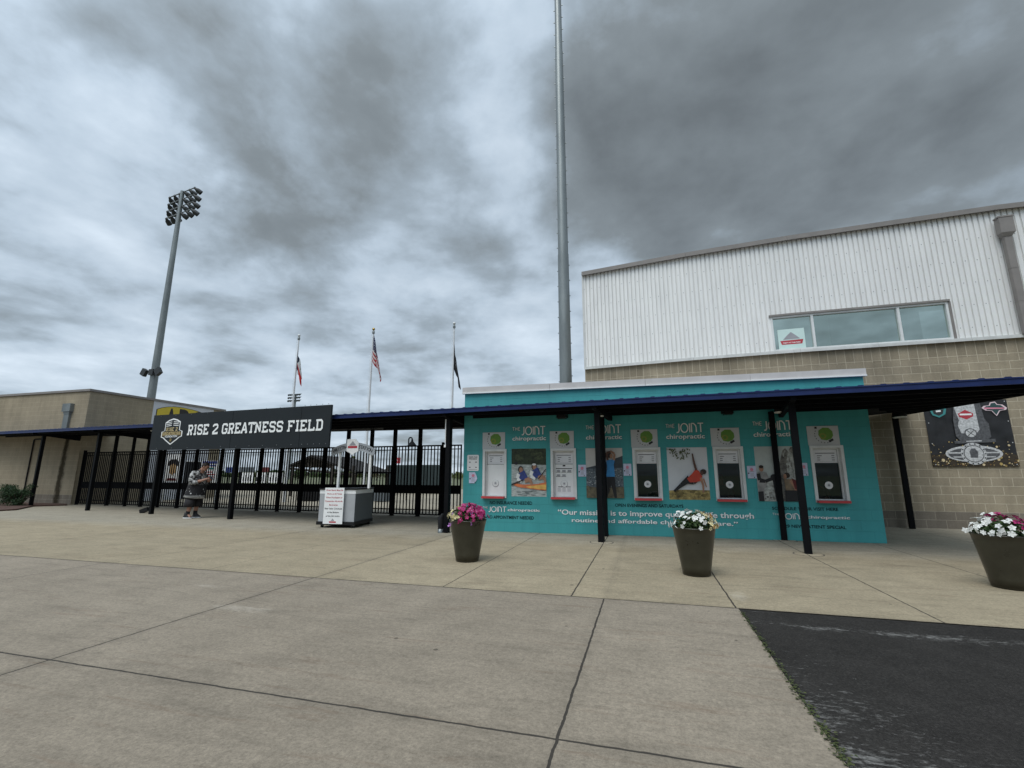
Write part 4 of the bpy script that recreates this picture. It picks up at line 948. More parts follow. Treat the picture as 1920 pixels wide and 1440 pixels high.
def leaves(mb, c, r, n, size, m, flat=1., up=.0, aspect=.5, shell=.35):
    for i in range(n):
        while True:
            d = Vector((random.gauss(0, 1), random.gauss(0, 1), random.gauss(0, 1)))
            if d.length > .1: break
        d.normalize(); q = (shell+(1-shell)*random.random()**.6)
        p = Vector(c)+Vector((d.x*r[0], d.y*r[1], d.z*r[2]))*q
        nrm = (d+Vector((random.gauss(0, .6), random.gauss(0, .6), random.gauss(0, .6)+up))).normalized()
        t = nrm.orthogonal().normalized(); t.rotate(Matrix.Rotation(random.uniform(0, 6.28), 3, nrm)); b = nrm.cross(t)
        s = size*random.uniform(.6, 1.3); w = s*aspect
        mb.add([p-t*s*.5, p+b*w*.5, p+t*s*.5, p-b*w*.5], [(0, 1, 2, 3)], m)
# juniper
p_ = gp(4, 951)
sh = empty('juniper_shrub', 'dark green spreading juniper shrub in front of the far left building', 'shrub', loc=(p_.x, p_.y+.5, 0))
mb = MB(); 
for i in range(26):
    a = random.uniform(-.3, 3.5); L_ = random.uniform(.4, .95)
    for k in range(8):
        q = k/7; cx_, cy_, cz_ = math.cos(a)*L_*q, -math.sin(a)*L_*q*.5, .15+.62*math.sin(q*1.7)*random.uniform(.4, 1.15)
        leaves(mb, (cx_-.05, cy_, cz_), (.18, .16, .10), 44, .085, M_juniper, up=.3, aspect=.25)
for i in range(16): leaves(mb, (random.uniform(-.75, .75), -random.uniform(0, .35), random.uniform(.08, .34)), (.24, .16, .12), 60, .085, M_juniper, up=.3, aspect=.25)
mb.build('foliage', sh)
mb = MB()
for i in range(9):
    a = i/8*3.2; mb.tube([(0, 0, 0), (math.cos(a)*.4, -math.sin(a)*.2, .3), (math.cos(a)*.9, -math.sin(a)*.4, .5)], [.03, .02, .008], M_bark, 6)
mb.build('stem', sh)

# ------------------------------------------------------------------ canopy
PL, PRr = gp(57, 950), gp(1516, 1039)
FC = Frame((PL.x, PL.y), (PRr.x, PRr.y)); OFF = .45
front = [FC.px(x, y, OFF) for x, y in ((-60, 812.5), (0, 809.5), (140, 802.3), (287, 795), (460, 786.3), (622, 778), (871, 764.3), (1250, 743), (1640, 722), (1920, 706), (2040, 699.5))]
can = empty('canopy', 'long blue edged steel canopy on black posts across the entrance', 'canopy', FC)
def zfr(s):
    for (a, za), (b, zb) in zip(front[:-1], front[1:]):
        if s <= b: return za+(zb-za)*(s-a)/(b-a)
    return front[-1][1]
def loc(P_):                                              # world xy -> canopy local
    v = Vector((P_[0], P_[1], 0))-FC.o; return v.dot(FC.d), -v.dot(FC.n)
FHT = .105
mb = MB()
for (a, za), (b, zb) in zip(front[:-1], front[1:]):
    slab(a, -OFF, b, -OFF+.03, za-FHT, za, zb-FHT, zb, M_blue)
    slab(a, -OFF-.012, b, -OFF, za-.022, za, zb-.022, zb, M_blue)
eR = loc((6.72, 14.6)); sR, zR = front[-1]
v0 = (sR, -OFF); d_ = Vector((eR[0]-sR, eR[1]+OFF)); n_ = 8
mb.add([(sR, -OFF, zR-FHT), (eR[0], eR[1], zR-FHT+.33), (eR[0], eR[1], zR+.33), (sR, -OFF, zR)], [(0, 1, 2, 3)], M_deckunder)
mb.build('fascia', can)
# deck outline (local): front along y=-OFF, back set by what stands behind
fx0 = front[0][0]
lTa = loc(FT.w(0, -.01)); lTb = loc(FT.w(LT, -.01))
FF0, FF1 = gp(133, 946), gp(835, 970)
FFe = Frame((CLx+.03, FF0.y), (FF1.x, FF1.y)); 
sTl = (FT.w(-.05)-FFe.o).dot(FFe.d)
kb = [loc((CLx-8, CLy-.02)), loc((CLx, CLy-.02)), loc((CLx+.02, FFe.w(0, .9).y)), loc(FFe.w(sTl-.1, .75)), loc(FT.w(-.06, 2.5)), lTa]
back = [(fx0, loc((CLx-8, CLy-.02))[1])]+kb+[lTb, loc(FT.w(LT+.03, 3.4)), (eR[0], eR[1])]
poly2 = [(s, -OFF+.03) for s, z in front]+back[::-1]
def zdk(s, y, dz):                                        # the deck rises to the back, most at its right hand end
    k = .012+.042*min(1, max(0, (s-lTb[0])/(eR[0]-lTb[0])))
    return zfr(min(max(s, fx0), sR))+dz+k*max(0, y)
mb = MB()
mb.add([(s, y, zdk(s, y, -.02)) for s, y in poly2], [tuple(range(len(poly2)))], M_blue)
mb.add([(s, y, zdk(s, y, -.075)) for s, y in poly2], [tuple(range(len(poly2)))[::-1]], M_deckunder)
s = fx0+.1                                                # roof ribs peeking over the fascia
while s < sR-.1:
    za = zfr(s); mb.add([(s-.05, -OFF+.002, za), (s-.03, -OFF+.002, za+.014), (s+.03, -OFF+.002, za+.014), (s+.05, -OFF+.002, za), (s-.05, .9, za+.01), (s-.03, .9, za+.03), (s+.03, .9, za+.03), (s+.05, .9, za+.01)],
           [(0, 1, 2, 3), (0, 4, 5, 1), (1, 5, 6, 2), (2, 6, 7, 3)], M_blue); s += .30
mb.build('roof_deck', can)
# steel under the deck: purlins along, beams across
def yback(s):
    b = sorted(back); 
    for (a, ya), (c, yc) in zip(b[:-1], b[1:]):
        if a <= s <= c: return ya+(yc-ya)*(s-a)/max(1e-6, c-a)
    return 1.0
mb = MB()
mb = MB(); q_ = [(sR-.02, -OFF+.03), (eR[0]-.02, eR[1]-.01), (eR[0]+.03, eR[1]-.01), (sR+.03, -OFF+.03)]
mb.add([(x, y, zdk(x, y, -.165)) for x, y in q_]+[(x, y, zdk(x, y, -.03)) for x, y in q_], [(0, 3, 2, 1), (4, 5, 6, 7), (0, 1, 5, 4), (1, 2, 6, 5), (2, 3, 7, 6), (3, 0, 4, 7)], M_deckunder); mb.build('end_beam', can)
def send(y): return sR+(eR[0]-sR)*(y+OFF)/(eR[1]+OFF)-.03
for yy in (-.25, .45, 1.1, 1.8, 2.5, 3.2, 3.9, 4.6):
    ok = [fx0+.05+.1*k for k in range(int((send(yy)-fx0)/.1)) if yback(min(fx0+.05+.1*k, eR[0]))-.06 > yy]
    if send(yy) > ok[-1] and yback(min(send(yy), eR[0]))-.02 > yy: ok.append(send(yy))
    run = [ok[0]]
    for a, b in zip(ok, ok[1:]+[1e9]):
        if b-a > .25 or b == 1e9:
            run.append(a)
            if run[1]-run[0] > .3:
                mb = MB(); n_ = max(1, int((run[1]-run[0])/2.)); xs = [run[0]+(run[1]-run[0])*k/n_ for k in range(n_+1)]
                vs = []
                for x in xs: vs += [(x, yy-.02, zdk(x, yy, -.15)), (x, yy+.02, zdk(x, yy, -.15)), (x, yy+.02, zdk(x, yy, -.078)), (x, yy-.02, zdk(x, yy, -.078))]
                fs = [(4*k+q, 4*k+(q+1) % 4, 4*k+4+(q+1) % 4, 4*k+4+q) for k in range(n_) for q in range(4)]+[(0, 3, 2, 1), tuple(4*n_+q for q in range(4))]
                mb.add(vs, fs, M_deckunder); mb.build('purlin', can)
            run = [b]
posts = [(57, 950), (162, 957.5), (283, 964), (431, 973.5), (837, 999), (1126, 1018), (1516, 1039)]
rear = [(1135.5, 1005.5), (1471, 1013.5), (1711, 991.5)]
for x, y in posts:
    mb = MB(); p_ = gp(x, y); s, yy = loc((p_.x, p_.y)); z = zfr(s); yb = max(.5, yback(s)-.06)
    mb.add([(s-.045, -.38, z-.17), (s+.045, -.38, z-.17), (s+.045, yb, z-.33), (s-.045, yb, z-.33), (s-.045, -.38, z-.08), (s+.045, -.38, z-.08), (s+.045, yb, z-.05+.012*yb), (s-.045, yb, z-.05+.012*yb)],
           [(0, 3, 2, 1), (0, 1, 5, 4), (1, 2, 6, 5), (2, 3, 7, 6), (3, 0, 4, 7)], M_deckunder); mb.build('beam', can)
for i, (x, y) in enumerate(posts+rear):
    p_ = gp(x, y); s, yy = loc((p_.x, p_.y)); yy = yy if i >= len(posts) else max(yy, -.12)
    if i in (0, 1): s_, yy = s, yy
    mb = MB(); r_ = .055; zt_ = zdk(min(s, sR), yy, -.16 if i < len(posts) else -.14)
    mb.box(s-r_, yy-r_, 0.004, s+r_, yy+r_, zt_, M_steel)
    o = mb.build('post', can)
    if x > 1100 and i != 7 and i != 9:
        mb = MB(); mb.lathe([(.0001, .008), (.20, .008), (.215, .002), (.22, 0.0)], M_plaza, 28, (s, yy, 0)); mb.lathe([(.215, .0015), (.235, .0015)], mat('joint_dark', (.04, .034, .028), .9), 28, (s, yy, 0)); mb.build('footing_ring', o)
    if x == 837:                                          # conduit and outlet box
        mb = MB(); mb.tube([(s-.075, yy-.03, zt_-.05), (s-.075, yy-.03, zt_-.62)], .022, M_white, 8); mb.box(s-.10, yy-.06, zt_-.72, s-.05, yy, zt_-.66, M_white); mb.build('white_conduit', o)
        mb = MB(); mb.tube([(s-.13, yy-.05, .08), (s-.13, yy-.05, .33), (s-.08, yy-.05, .42)], [.06, .07, .03], M_black, 10); mb.lathe([(.0001, .09), (.06, .09), (.065, 0)], M_galv, 14, (s-.13, yy-.05, 0)); mb.build('base_fitting', o)
# round downlights under the canopy
for (x, y, zz, w_), lab in (((1127, 781, 0, 11), 'black can downlight beside the canopy post left of the yoga poster'), ((1463, 774, 0, 22), 'black can downlight near the canopy post at the hiking poster'),
                            ((1687, 783, 0, 24), 'black can downlight at the top of the post by the tan wall'), ((287, 808.5, 0, 9), 'small round downlight under the canopy near the black sign')):
    d_ = ray(x, y); p_ = CAM+d_*((2.42-CAMH)/d_.z) if x != 287 else CAM+d_*((2.78-CAMH)/d_.z)
    if x == 1127: p_ = CAM+d_*(10.15/d_.y)
    if x == 1463: p_ = CAM+d_*(10.6/d_.y)
    if x == 1687: p_ = CAM+d_*(14.0/d_.y)
    dep = (p_-CAM).dot(fw); r_ = w_/2/FPX*dep*.9
    s, yy = loc((p_.x, p_.y)); top = zdk(s, yy, -.08)-p_.z
    mb = MB(); mb.lathe([(.0001, top), (r_*.9, top), (r_, top*.5), (r_, .02)], M_black, 18); mb.lathe([(r_, .02), (r_*1.02, 0), (r_*.88, 0), (r_*.8, .03), (.0001, .035)], mat('white_lamp_trim', (.75, .74, .70), .4), 18)
    tag(mb.build('downlight', loc=p_), lab, 'ceiling light', 'downlights under the canopy')
# black floodlight at the foot of the post under the sign
p_ = gp(272, 962); mb = MB(); mb.box(-.16, -.10, .03, .10, .10, .15, M_black); mb.tube([(.05, 0, .1), (.2, 0, .16)], .025, M_black, 8)
o = tag(mb.build('ground_light', loc=(p_.x, p_.y+.05, 0)), 'small black floodlight on the ground by the post under the sign', 'floodlight'); o.rotation_euler = (0, -.35, .3); o.location.z = .02

# ------------------------------------------------------------------ entrance sign
OS = .62
s0 = (FC.px(288.5, 779, OS)[0]+FC.px(280.5, 844, OS)[0])/2; s1 = (FC.px(622, 758.6, OS)[0]+FC.px(616, 838.5, OS)[0])/2
zt_l, zt_r = FC.px(288.5, 779, OS)[1], FC.px(622, 758.6, OS)[1]; zb_l, zb_r = FC.px(280.5, 844, OS)[1], FC.px(616, 838.5, OS)[1]
sgn = empty('entrance_sign', 'long black sign board reading rise 2 greatness field hung on the canopy', 'sign', FC)
for k, (u0, u1) in enumerate(((0, .505), (.5065, .862), (.8635, 1))):
    mb = MB(); a, b = s0+(s1-s0)*u0, s0+(s1-s0)*u1; L_ = lambda p, q, u: p+(q-p)*u
    v = [(a, -OS, L_(zb_l, zb_r, u0)), (b, -OS, L_(zb_l, zb_r, u1)), (b, -OS+.05, L_(zb_l, zb_r, u1)), (a, -OS+.05, L_(zb_l, zb_r, u0)), (a, -OS, L_(zt_l, zt_r, u0)), (b, -OS, L_(zt_l, zt_r, u1)), (b, -OS+.05, L_(zt_l, zt_r, u1)), (a, -OS+.05, L_(zt_l, zt_r, u0))]
    mb.add(v, [(0, 3, 2, 1), (4, 5, 6, 7), (0, 1, 5, 4), (1, 2, 6, 5), (2, 3, 7, 6), (3, 0, 4, 7)], M_signblack)
    for q in range(5):
        xx = a+(b-a)*(q+.5)/5
        for zz in (zb_l+.04, zt_l-.06): mb.box(xx-.01, -OS-.006, zz+(zt_r-zt_l)*.3*((xx-s0)/(s1-s0)), xx+.01, -OS, zz+.02+(zt_r-zt_l)*.3*((xx-s0)/(s1-s0)), M_galv)
    mb.build('panel', sgn)
SL = {'R': [[(.2, 0), (.2, 1)], [(.05, .92), (.75, .92), (.88, .8), (.88, .6), (.75, .47), (.2, .47)], [(.55, .47), (.85, .08)], [(.0, .08), (.42, .08)], [(.68, .08), (1, .08)]],
      'I': [[(.5, 0), (.5, 1)], [(.15, .08), (.85, .08)], [(.15, .92), (.85, .92)]],
      'S': [[(.88, .70), (.88, .82), (.77, .92), (.25, .92), (.13, .82), (.13, .64), (.25, .53), (.75, .48), (.87, .37), (.87, .18), (.75, .08), (.24, .08), (.12, .18), (.12, .3)]],
      'E': [[(.2, 0), (.2, 1)], [(.02, .92), (.88, .92), (.88, .74)], [(.02, .08), (.9, .08), (.9, .27)], [(.2, .5), (.62, .5)], [(.62, .40), (.62, .60)]],
      '2': [[(.12, .72), (.12, .82), (.25, .92), (.75, .92), (.88, .82), (.88, .62), (.14, .2), (.14, .08), (.9, .08), (.9, .22)]],
      'G': [[(.88, .7), (.88, .82), (.75, .92), (.25, .92), (.12, .8), (.12, .2), (.25, .08), (.75, .08), (.88, .2), (.88, .45), (.55, .45)]],
      'A': [[(.1, .08), (.45, .92), (.55, .92), (.9, .08)], [(.25, .33), (.75, .33)], [(-.05, .08), (.27, .08)], [(.73, .08), (1.05, .08)]],
      'T': [[(.5, 0), (.5, 1)], [(.08, .75), (.08, .92), (.92, .92), (.92, .75)], [(.28, .08), (.72, .08)]],
      'N': [[(.15, 0), (.15, .92)], [(.15, .92), (.85, .08)], [(.85, .08), (.85, 1)], [(0, .08), (.33, .08)], [(-.02, .92), (.2, .92)], [(.67, .92), (1, .92)]],
      'F': [[(.2, 0), (.2, 1)], [(.02, .92), (.9, .92), (.9, .74)], [(.2, .5), (.62, .5)], [(.62, .40), (.62, .60)], [(.02, .08), (.42, .08)]],
      'L': [[(.2, 0), (.2, 1)], [(.02, .08), (.9, .08), (.9, .32)], [(.02, .92), (.42, .92)]],
      'D': [[(.2, 0), (.2, 1)], [(.02, .92), (.72, .92), (.88, .78), (.88, .22), (.72, .08), (.02, .08)]]}
def slabtext(mb, txt, x0, x1, z0a, z0b, ha, hb, y, m, tk=.185):
    wd = lambda c: .5 if c == ' ' else (.62 if c == 'I' else 1.)
    tot = sum(wd(c)*1.14 for c in txt)-.14; k = (x1-x0)/tot; x = x0
    for c in txt:
        u = (x-x0)/(x1-x0); z = z0a+(z0b-z0a)*u; h = ha+(hb-ha)*u
        for j, pl in enumerate(SL.get(c, [])):
            mb.stroke([(x+(a*wd(c))*k, z+b*h) for a, b in pl], h*tk, y-.004*j, m)
        x += wd(c)*1.14*k
mb = MB(); ta, tz1 = FC.px(354, 797, OS); tb, tz2 = FC.px(607, 786, OS); _, b1 = FC.px(353, 816, OS); _, b2 = FC.px(606, 807, OS)
slabtext(mb, 'RISE 2 GREATNESS FIELD', ta, tb, b1, b2, tz1-b1, tz2-b2, -OS-.006, M_lit)
mb.build('lettering', sgn)
# shield emblem
mb = MB(); cx, z1 = FC.px(326, 784.5, OS); _, z0 = FC.px(321, 834, OS); h = z1-z0; wsh = FC.px(343, 810, OS)[0]-FC.px(304, 810, OS)[0]
sh_ = [(-.36, .86), (-.2, .95), (0, 1), (.2, .95), (.36, .86), (.36, .55), (.5, .50), (.5, .30), (.38, .26), (.28, .18), (0, 0), (-.28, .18), (-.38, .26), (-.5, .30), (-.5, .50), (-.36, .55)]
for k_, y, m in ((1, -OS-.004, M_lit), (.90, -OS-.008, M_signblack)):
    mb.poly([(cx+u*wsh*k_, z0+h*(.5+(v-.5)*k_)) for u, v in sh_], y, -OS-.001, m)
y = -OS-.010
for i in range(3):
    for sg_ in (-1, 1):
        zz = z0+h*(.87-.065*i); mb.stroke([(cx+sg_*wsh*.04, zz), (cx+sg_*wsh*.29, zz-h*.03)], h*.025, y, M_lit)
mb.poly([(cx-wsh*.46, z0+h*.33), (cx-wsh*.46, z0+h*.45), (cx, z0+h*.50), (cx+wsh*.46, z0+h*.45), (cx+wsh*.46, z0+h*.33), (cx, z0+h*.37)], y, y+.002, mat('dark_gold_print', (.16, .11, .035), .5, 0, .3, 30))
slabtext(mb, 'RISE 2', cx-wsh*.27, cx+wsh*.27, z0+h*.52, z0+h*.52, h*.13, h*.13, y-.002, mat('pale_gold_print', (.50, .40, .20), .5, 0, .2, 30), .2)
slabtext(mb, 'GREATNESS', cx-wsh*.42, cx+wsh*.42, z0+h*.375, z0+h*.375, h*.11, h*.11, y-.003, mat('pale_gold_print', (.5, .4, .2)), .2)
mb.text('FOUNDATION', cx, z0+h*.28, y-.002, M_lit, w=wsh*.58, align='C', bold=.02)
slabtext(mb, '2', cx-wsh*.05, cx+wsh*.05, z0+h*.14, z0+h*.14, h*.09, h*.09, y-.002, M_gold, .2)
mb.build('shield_emblem', sgn)

# ------------------------------------------------------------------ gates
GL = FFe.len
gpx = [(150, 905), (206, 905), (240, 905), (269, 905), (301, 905), (337, 905), (363, 905), (411, 905), (440, 905), (486, 905), (524, 905), (565, 905), (606, 905), (648, 905), (693, 905), (737, 905), (785, 905), (829, 905), (868, 905)]
gs = [FFe.px(x, y)[0] for x, y in gpx]
ztop_g = FFe.px(735, 836)[1]
zmid0, zmid1 = FFe.px(740, 924.5)[1], FFe.px(740, 909)[1]
ords = ['first', 'second', 'third', 'fourth', 'fifth', 'sixth', 'seventh', 'eighth', 'ninth']
ng = len(gs)-1
M_fence = mat('black_fence', (.003, .0032, .004), .75, 0, .2, 6, spec=.08)
for i in range(ng):
    a, b = gs[i], gs[i+1]; w = b-a
    k = i+1; lab = ('black picket gate panel, %s from the far left tan wall' % ords[i]) if i < 9 else ('black picket gate panel, %s from the teal building' % ords[ng-1-i])
    g = empty('gate_panel', lab, 'gate', loc=FFe.w(a, 0, 0), rz=FFe.a, group='picket gate panels across the entrance')
    tall = i in (1, 3, 5, 8, 11, 13, 14, 15, 16)
    zd = zdk(*loc(FFe.w(a)[:2]), -.09) if i > 0 else ztop_g+.1
    mb = MB(); pw = .10 if tall else .065
    mb.box(-pw/2, -.05, 0, pw/2, .05, zd if (tall or i in (2, 4, 6, 7, 9, 10, 12)) else ztop_g+.08, M_fence)
    mb.box(-pw/2-.02, -.06, 0, pw/2+.02, .06, .012, M_fence); mb.build('post', g)
    x0, x1 = pw/2+.012, w-.065; mb = MB()
    for z0, z1 in ((ztop_g-.045, ztop_g), (ztop_g-.155, ztop_g-.125), (zmid0, zmid0+.03), (zmid1-.03, zmid1), (.19, .222), (.05, .085)): mb.box(x0, -.02, z0, x1, .02, z1, M_fence)
    mb.box(x0, -.022, .05, x0+.035, .022, ztop_g, M_fence); mb.box(x1-.035, -.022, .05, x1, .022, ztop_g, M_fence)
    mb.build('frame', g)
    mb = MB(); n = max(2, int(round((x1-x0)/.115)))
    for j in range(1, n):
        xx = x0+(x1-x0)*j/n; mb.box(xx-.014, -.014, .085, xx+.014, .014, ztop_g-.045, M_fence)
    mb.build('pickets', g)
    mb = MB(); mb.box(x0+.035, -.008, zmid0+.03, x1-.035, .008, zmid1-.03, M_fence); mb.build('lock_plate', g)

# ------------------------------------------------------------------ wristband kiosk
A_, B_, C_ = gp(594, 989), gp(663, 990.5), gp(697, 982)
zk = at_y(663, 917, B_.y).z
base = Vector((B_.x, B_.y, 0))
kk = empty('wristband_kiosk', 'grey and white wheeled wristband station counter with an arched sign', 'kiosk', loc=base)
a2, c2 = Vector((A_.x-B_.x, A_.y-B_.y)), Vector((C_.x-B_.x, C_.y-B_.y))
c2 = Vector((.30, .52)) if c2.length < .3 else c2
e2 = c2+Vector((-.25, .35)); d2_ = a2+Vector((-.05, .75))
ring = [a2, Vector((0, 0)), c2, e2, d2_]
cen = sum(ring, Vector((0, 0)))/5
def off(k): return [tuple(cen+(p-cen)*k) for p in ring]
mb = MB(); mb.prism(off(1.03), .07, .15, M_black); mb.build('base', kk)
zb_ = .15; zh = zk-.12
R0 = off(.985)
def panel(i, z0, z1, m, nm, k=1.):
    p, q = Vector(off(k)[i]), Vector(off(k)[(i+1) % 5]); d = (q-p).normalized(); n = Vector((d.y, -d.x))*.02; g0 = d*.006
    p = p+g0; q = q-g0
    mb = MB(); v = [(p.x, p.y), (q.x, q.y), (q.x-n.x, q.y-n.y), (p.x-n.x, p.y-n.y)]; mb.prism([v[0], v[1], v[2], v[3]], z0, z1, m); return mb.build(nm, kk)
for i in range(5):
    panel(i, zb_, zh, M_grayp if i in (0, 4) else M_grayd, 'side_panel', .985); panel(i, zh+.002, zk-.02, M_white, 'trim_panel', .99)
mb = MB(); mb.prism(off(1.02), zk-.02, zk+.012, M_black); mb.build('counter_top', kk)
for p in (off(.85)[0], off(.85)[1], off(.85)[2], off(.85)[4]):
    mb = MB(); mb.tube([(p[0]-.02, p[1], .035), (p[0]+.02, p[1], .035)], .035, M_black, 12); mb.box(p[0]-.03, p[1]-.03, .04, p[0]+.03, p[1]+.03, .075, M_galv); mb.build('caster', kk)
Yk = B_.y+.30
pl0 = at_y(632, 915, Yk); pl1 = at_y(640, 848, Yk); pr0 = at_y(692, 916, Yk); pr1 = at_y(695.5, 848, Yk)
for p0, p1 in ((pl0, pl1), (pr0, pr1)):
    mb = MB(); xx = (p0.x+p1.x)/2-base.x; mb.box(xx-.028, Yk-base.y-.028, zk+.012, xx+.028, Yk-base.y+.028, p1.z+.02, M_white); mb.build('upright', kk)
ax0 = at_y(627, 842, Yk).x-base.x; ax1 = at_y(702, 842, Yk).x-base.x; az = at_y(668, 846, Yk).z; at_ = at_y(668, 829, Yk).z; th = (at_y(668, 826, Yk).z-az)*.72
mb = MB(); n = 20; up_ = []; dn_ = []
cz = lambda u: az-th*.10+(at_-az)*.62*(1-(2*u-1)**2)
for i in range(n+1):
    u = i/n; up_.append((ax0+(ax1-ax0)*u, cz(u)+th*.5)); dn_.append((ax0+(ax1-ax0)*u, cz(u)-th*.5))
mb.poly([(ax0-th*.25, cz(0)+th*.2), *up_, (ax1+th*.25, cz(1)+th*.2), (ax1+th*.25, cz(1)-th*.25), *dn_[::-1], (ax0-th*.25, cz(0)-th*.25)], Yk-base.y-.055, Yk-base.y-.03, mat('arch_grey', (.34, .36, .38), .5))
txt = 'WRISTBANDING STATION'
for i, ch in enumerate(txt):
    u = .04+.92*(i+.5)/len(txt)
    if ch == ' ' or .40 < u < .60 and ch in 'NG ' and False: continue
    sl = math.atan2(-(at_-az)*.62*4*(2*u-1), (ax1-ax0)); mb.text(ch, ax0+(ax1-ax0)*u, cz(u)-th*.22, Yk-base.y-.058, M_blackp, h=th*.62, align='C', rot=sl, bold=.01)
mb.build('arch_sign', kk)
mb = MB(); mx = (ax0+ax1)/2; s_ = (ax1-ax0)*.145; zc = cz(.5)
mb.poly([(mx-s_, zc-s_*.75), (mx-s_*.5, zc-s_*.95), (mx, zc-s_*1.3), (mx+s_*.5, zc-s_*.95), (mx+s_, zc-s_*.75), (mx+s_, zc+s_*.5), (mx+s_*.45, zc+s_*1.05), (mx-s_, zc+s_*1.05)], Yk-base.y-.075, Yk-base.y-.06, M_white)
mb.flat([(mx-s_*.8, zc-s_*.3), (mx+s_*.8, zc-s_*.3), (mx+s_*.8, zc+s_*.05), (mx-s_*.8, zc+s_*.05)], Yk-base.y-.077, M_redp); mb.flat([(mx-s_*.6, zc+s_*.12), (mx+s_*.6, zc+s_*.12), (mx, zc+s_*.75)], Yk-base.y-.077, M_grey)
mb.build('emblem_plate', kk)
# the sheet sign hung on the front
p, q = Vector(off(1.03)[0]), Vector(off(1.03)[1]); FK = Frame((base.x+p.x, base.y+p.y), (base.x+q.x, base.y+q.y))
sa = FK.px(608, 950, .03)[0]; sb = FK.px(644, 950, .03)[0]; zt_ = FK.px(627, 914.5, .03)[1]; zb_ = FK.px(622, 983.5, .03)[1]; zb_ = max(zb_, .10)
mb = MB(); mb.box(sa, -.045, zb_, sb, -.033, zt_, M_white); w_ = sb-sa; h_ = zt_-zb_
lines = [('Wrist Bands Must Be', M_redp, .9), ('Worn at All Times', M_redp, .78), ('When Purchasing or', M_redp, .86), ('Consuming Alcoholic', M_redp, .92), ('Beverages.', M_redp, .45), ('Beer Sales Conclude', M_blackp, .9), ('at the Bottom', M_blackp, .6), ('of the 6th Inning.', M_blackp, .74)]
for i, (t_, m, fr) in enumerate(lines): mb.text(t_, (sa+sb)/2, zt_-h_*(.09+.102*i), -.0465, m, w=w_*fr, align='C', bold=.02, h=h_*.062)
mb.flat([((sa+sb)/2-w_*.18, zb_+h_*.03), ((sa+sb)/2+w_*.18, zb_+h_*.03), ((sa+sb)/2+w_*.18, zb_+h_*.07), ((sa+sb)/2-w_*.18, zb_+h_*.07)], -.0465, M_redp); mb.flat([((sa+sb)/2-w_*.1, zb_+h_*.08), ((sa+sb)/2+w_*.1, zb_+h_*.08), ((sa+sb)/2, zb_+h_*.15)], -.0465, M_grey)
tag(mb.build('notice_sheet', frame=FK), 'white sheet sign with red and black rules fixed to the wristband kiosk', 'sign')

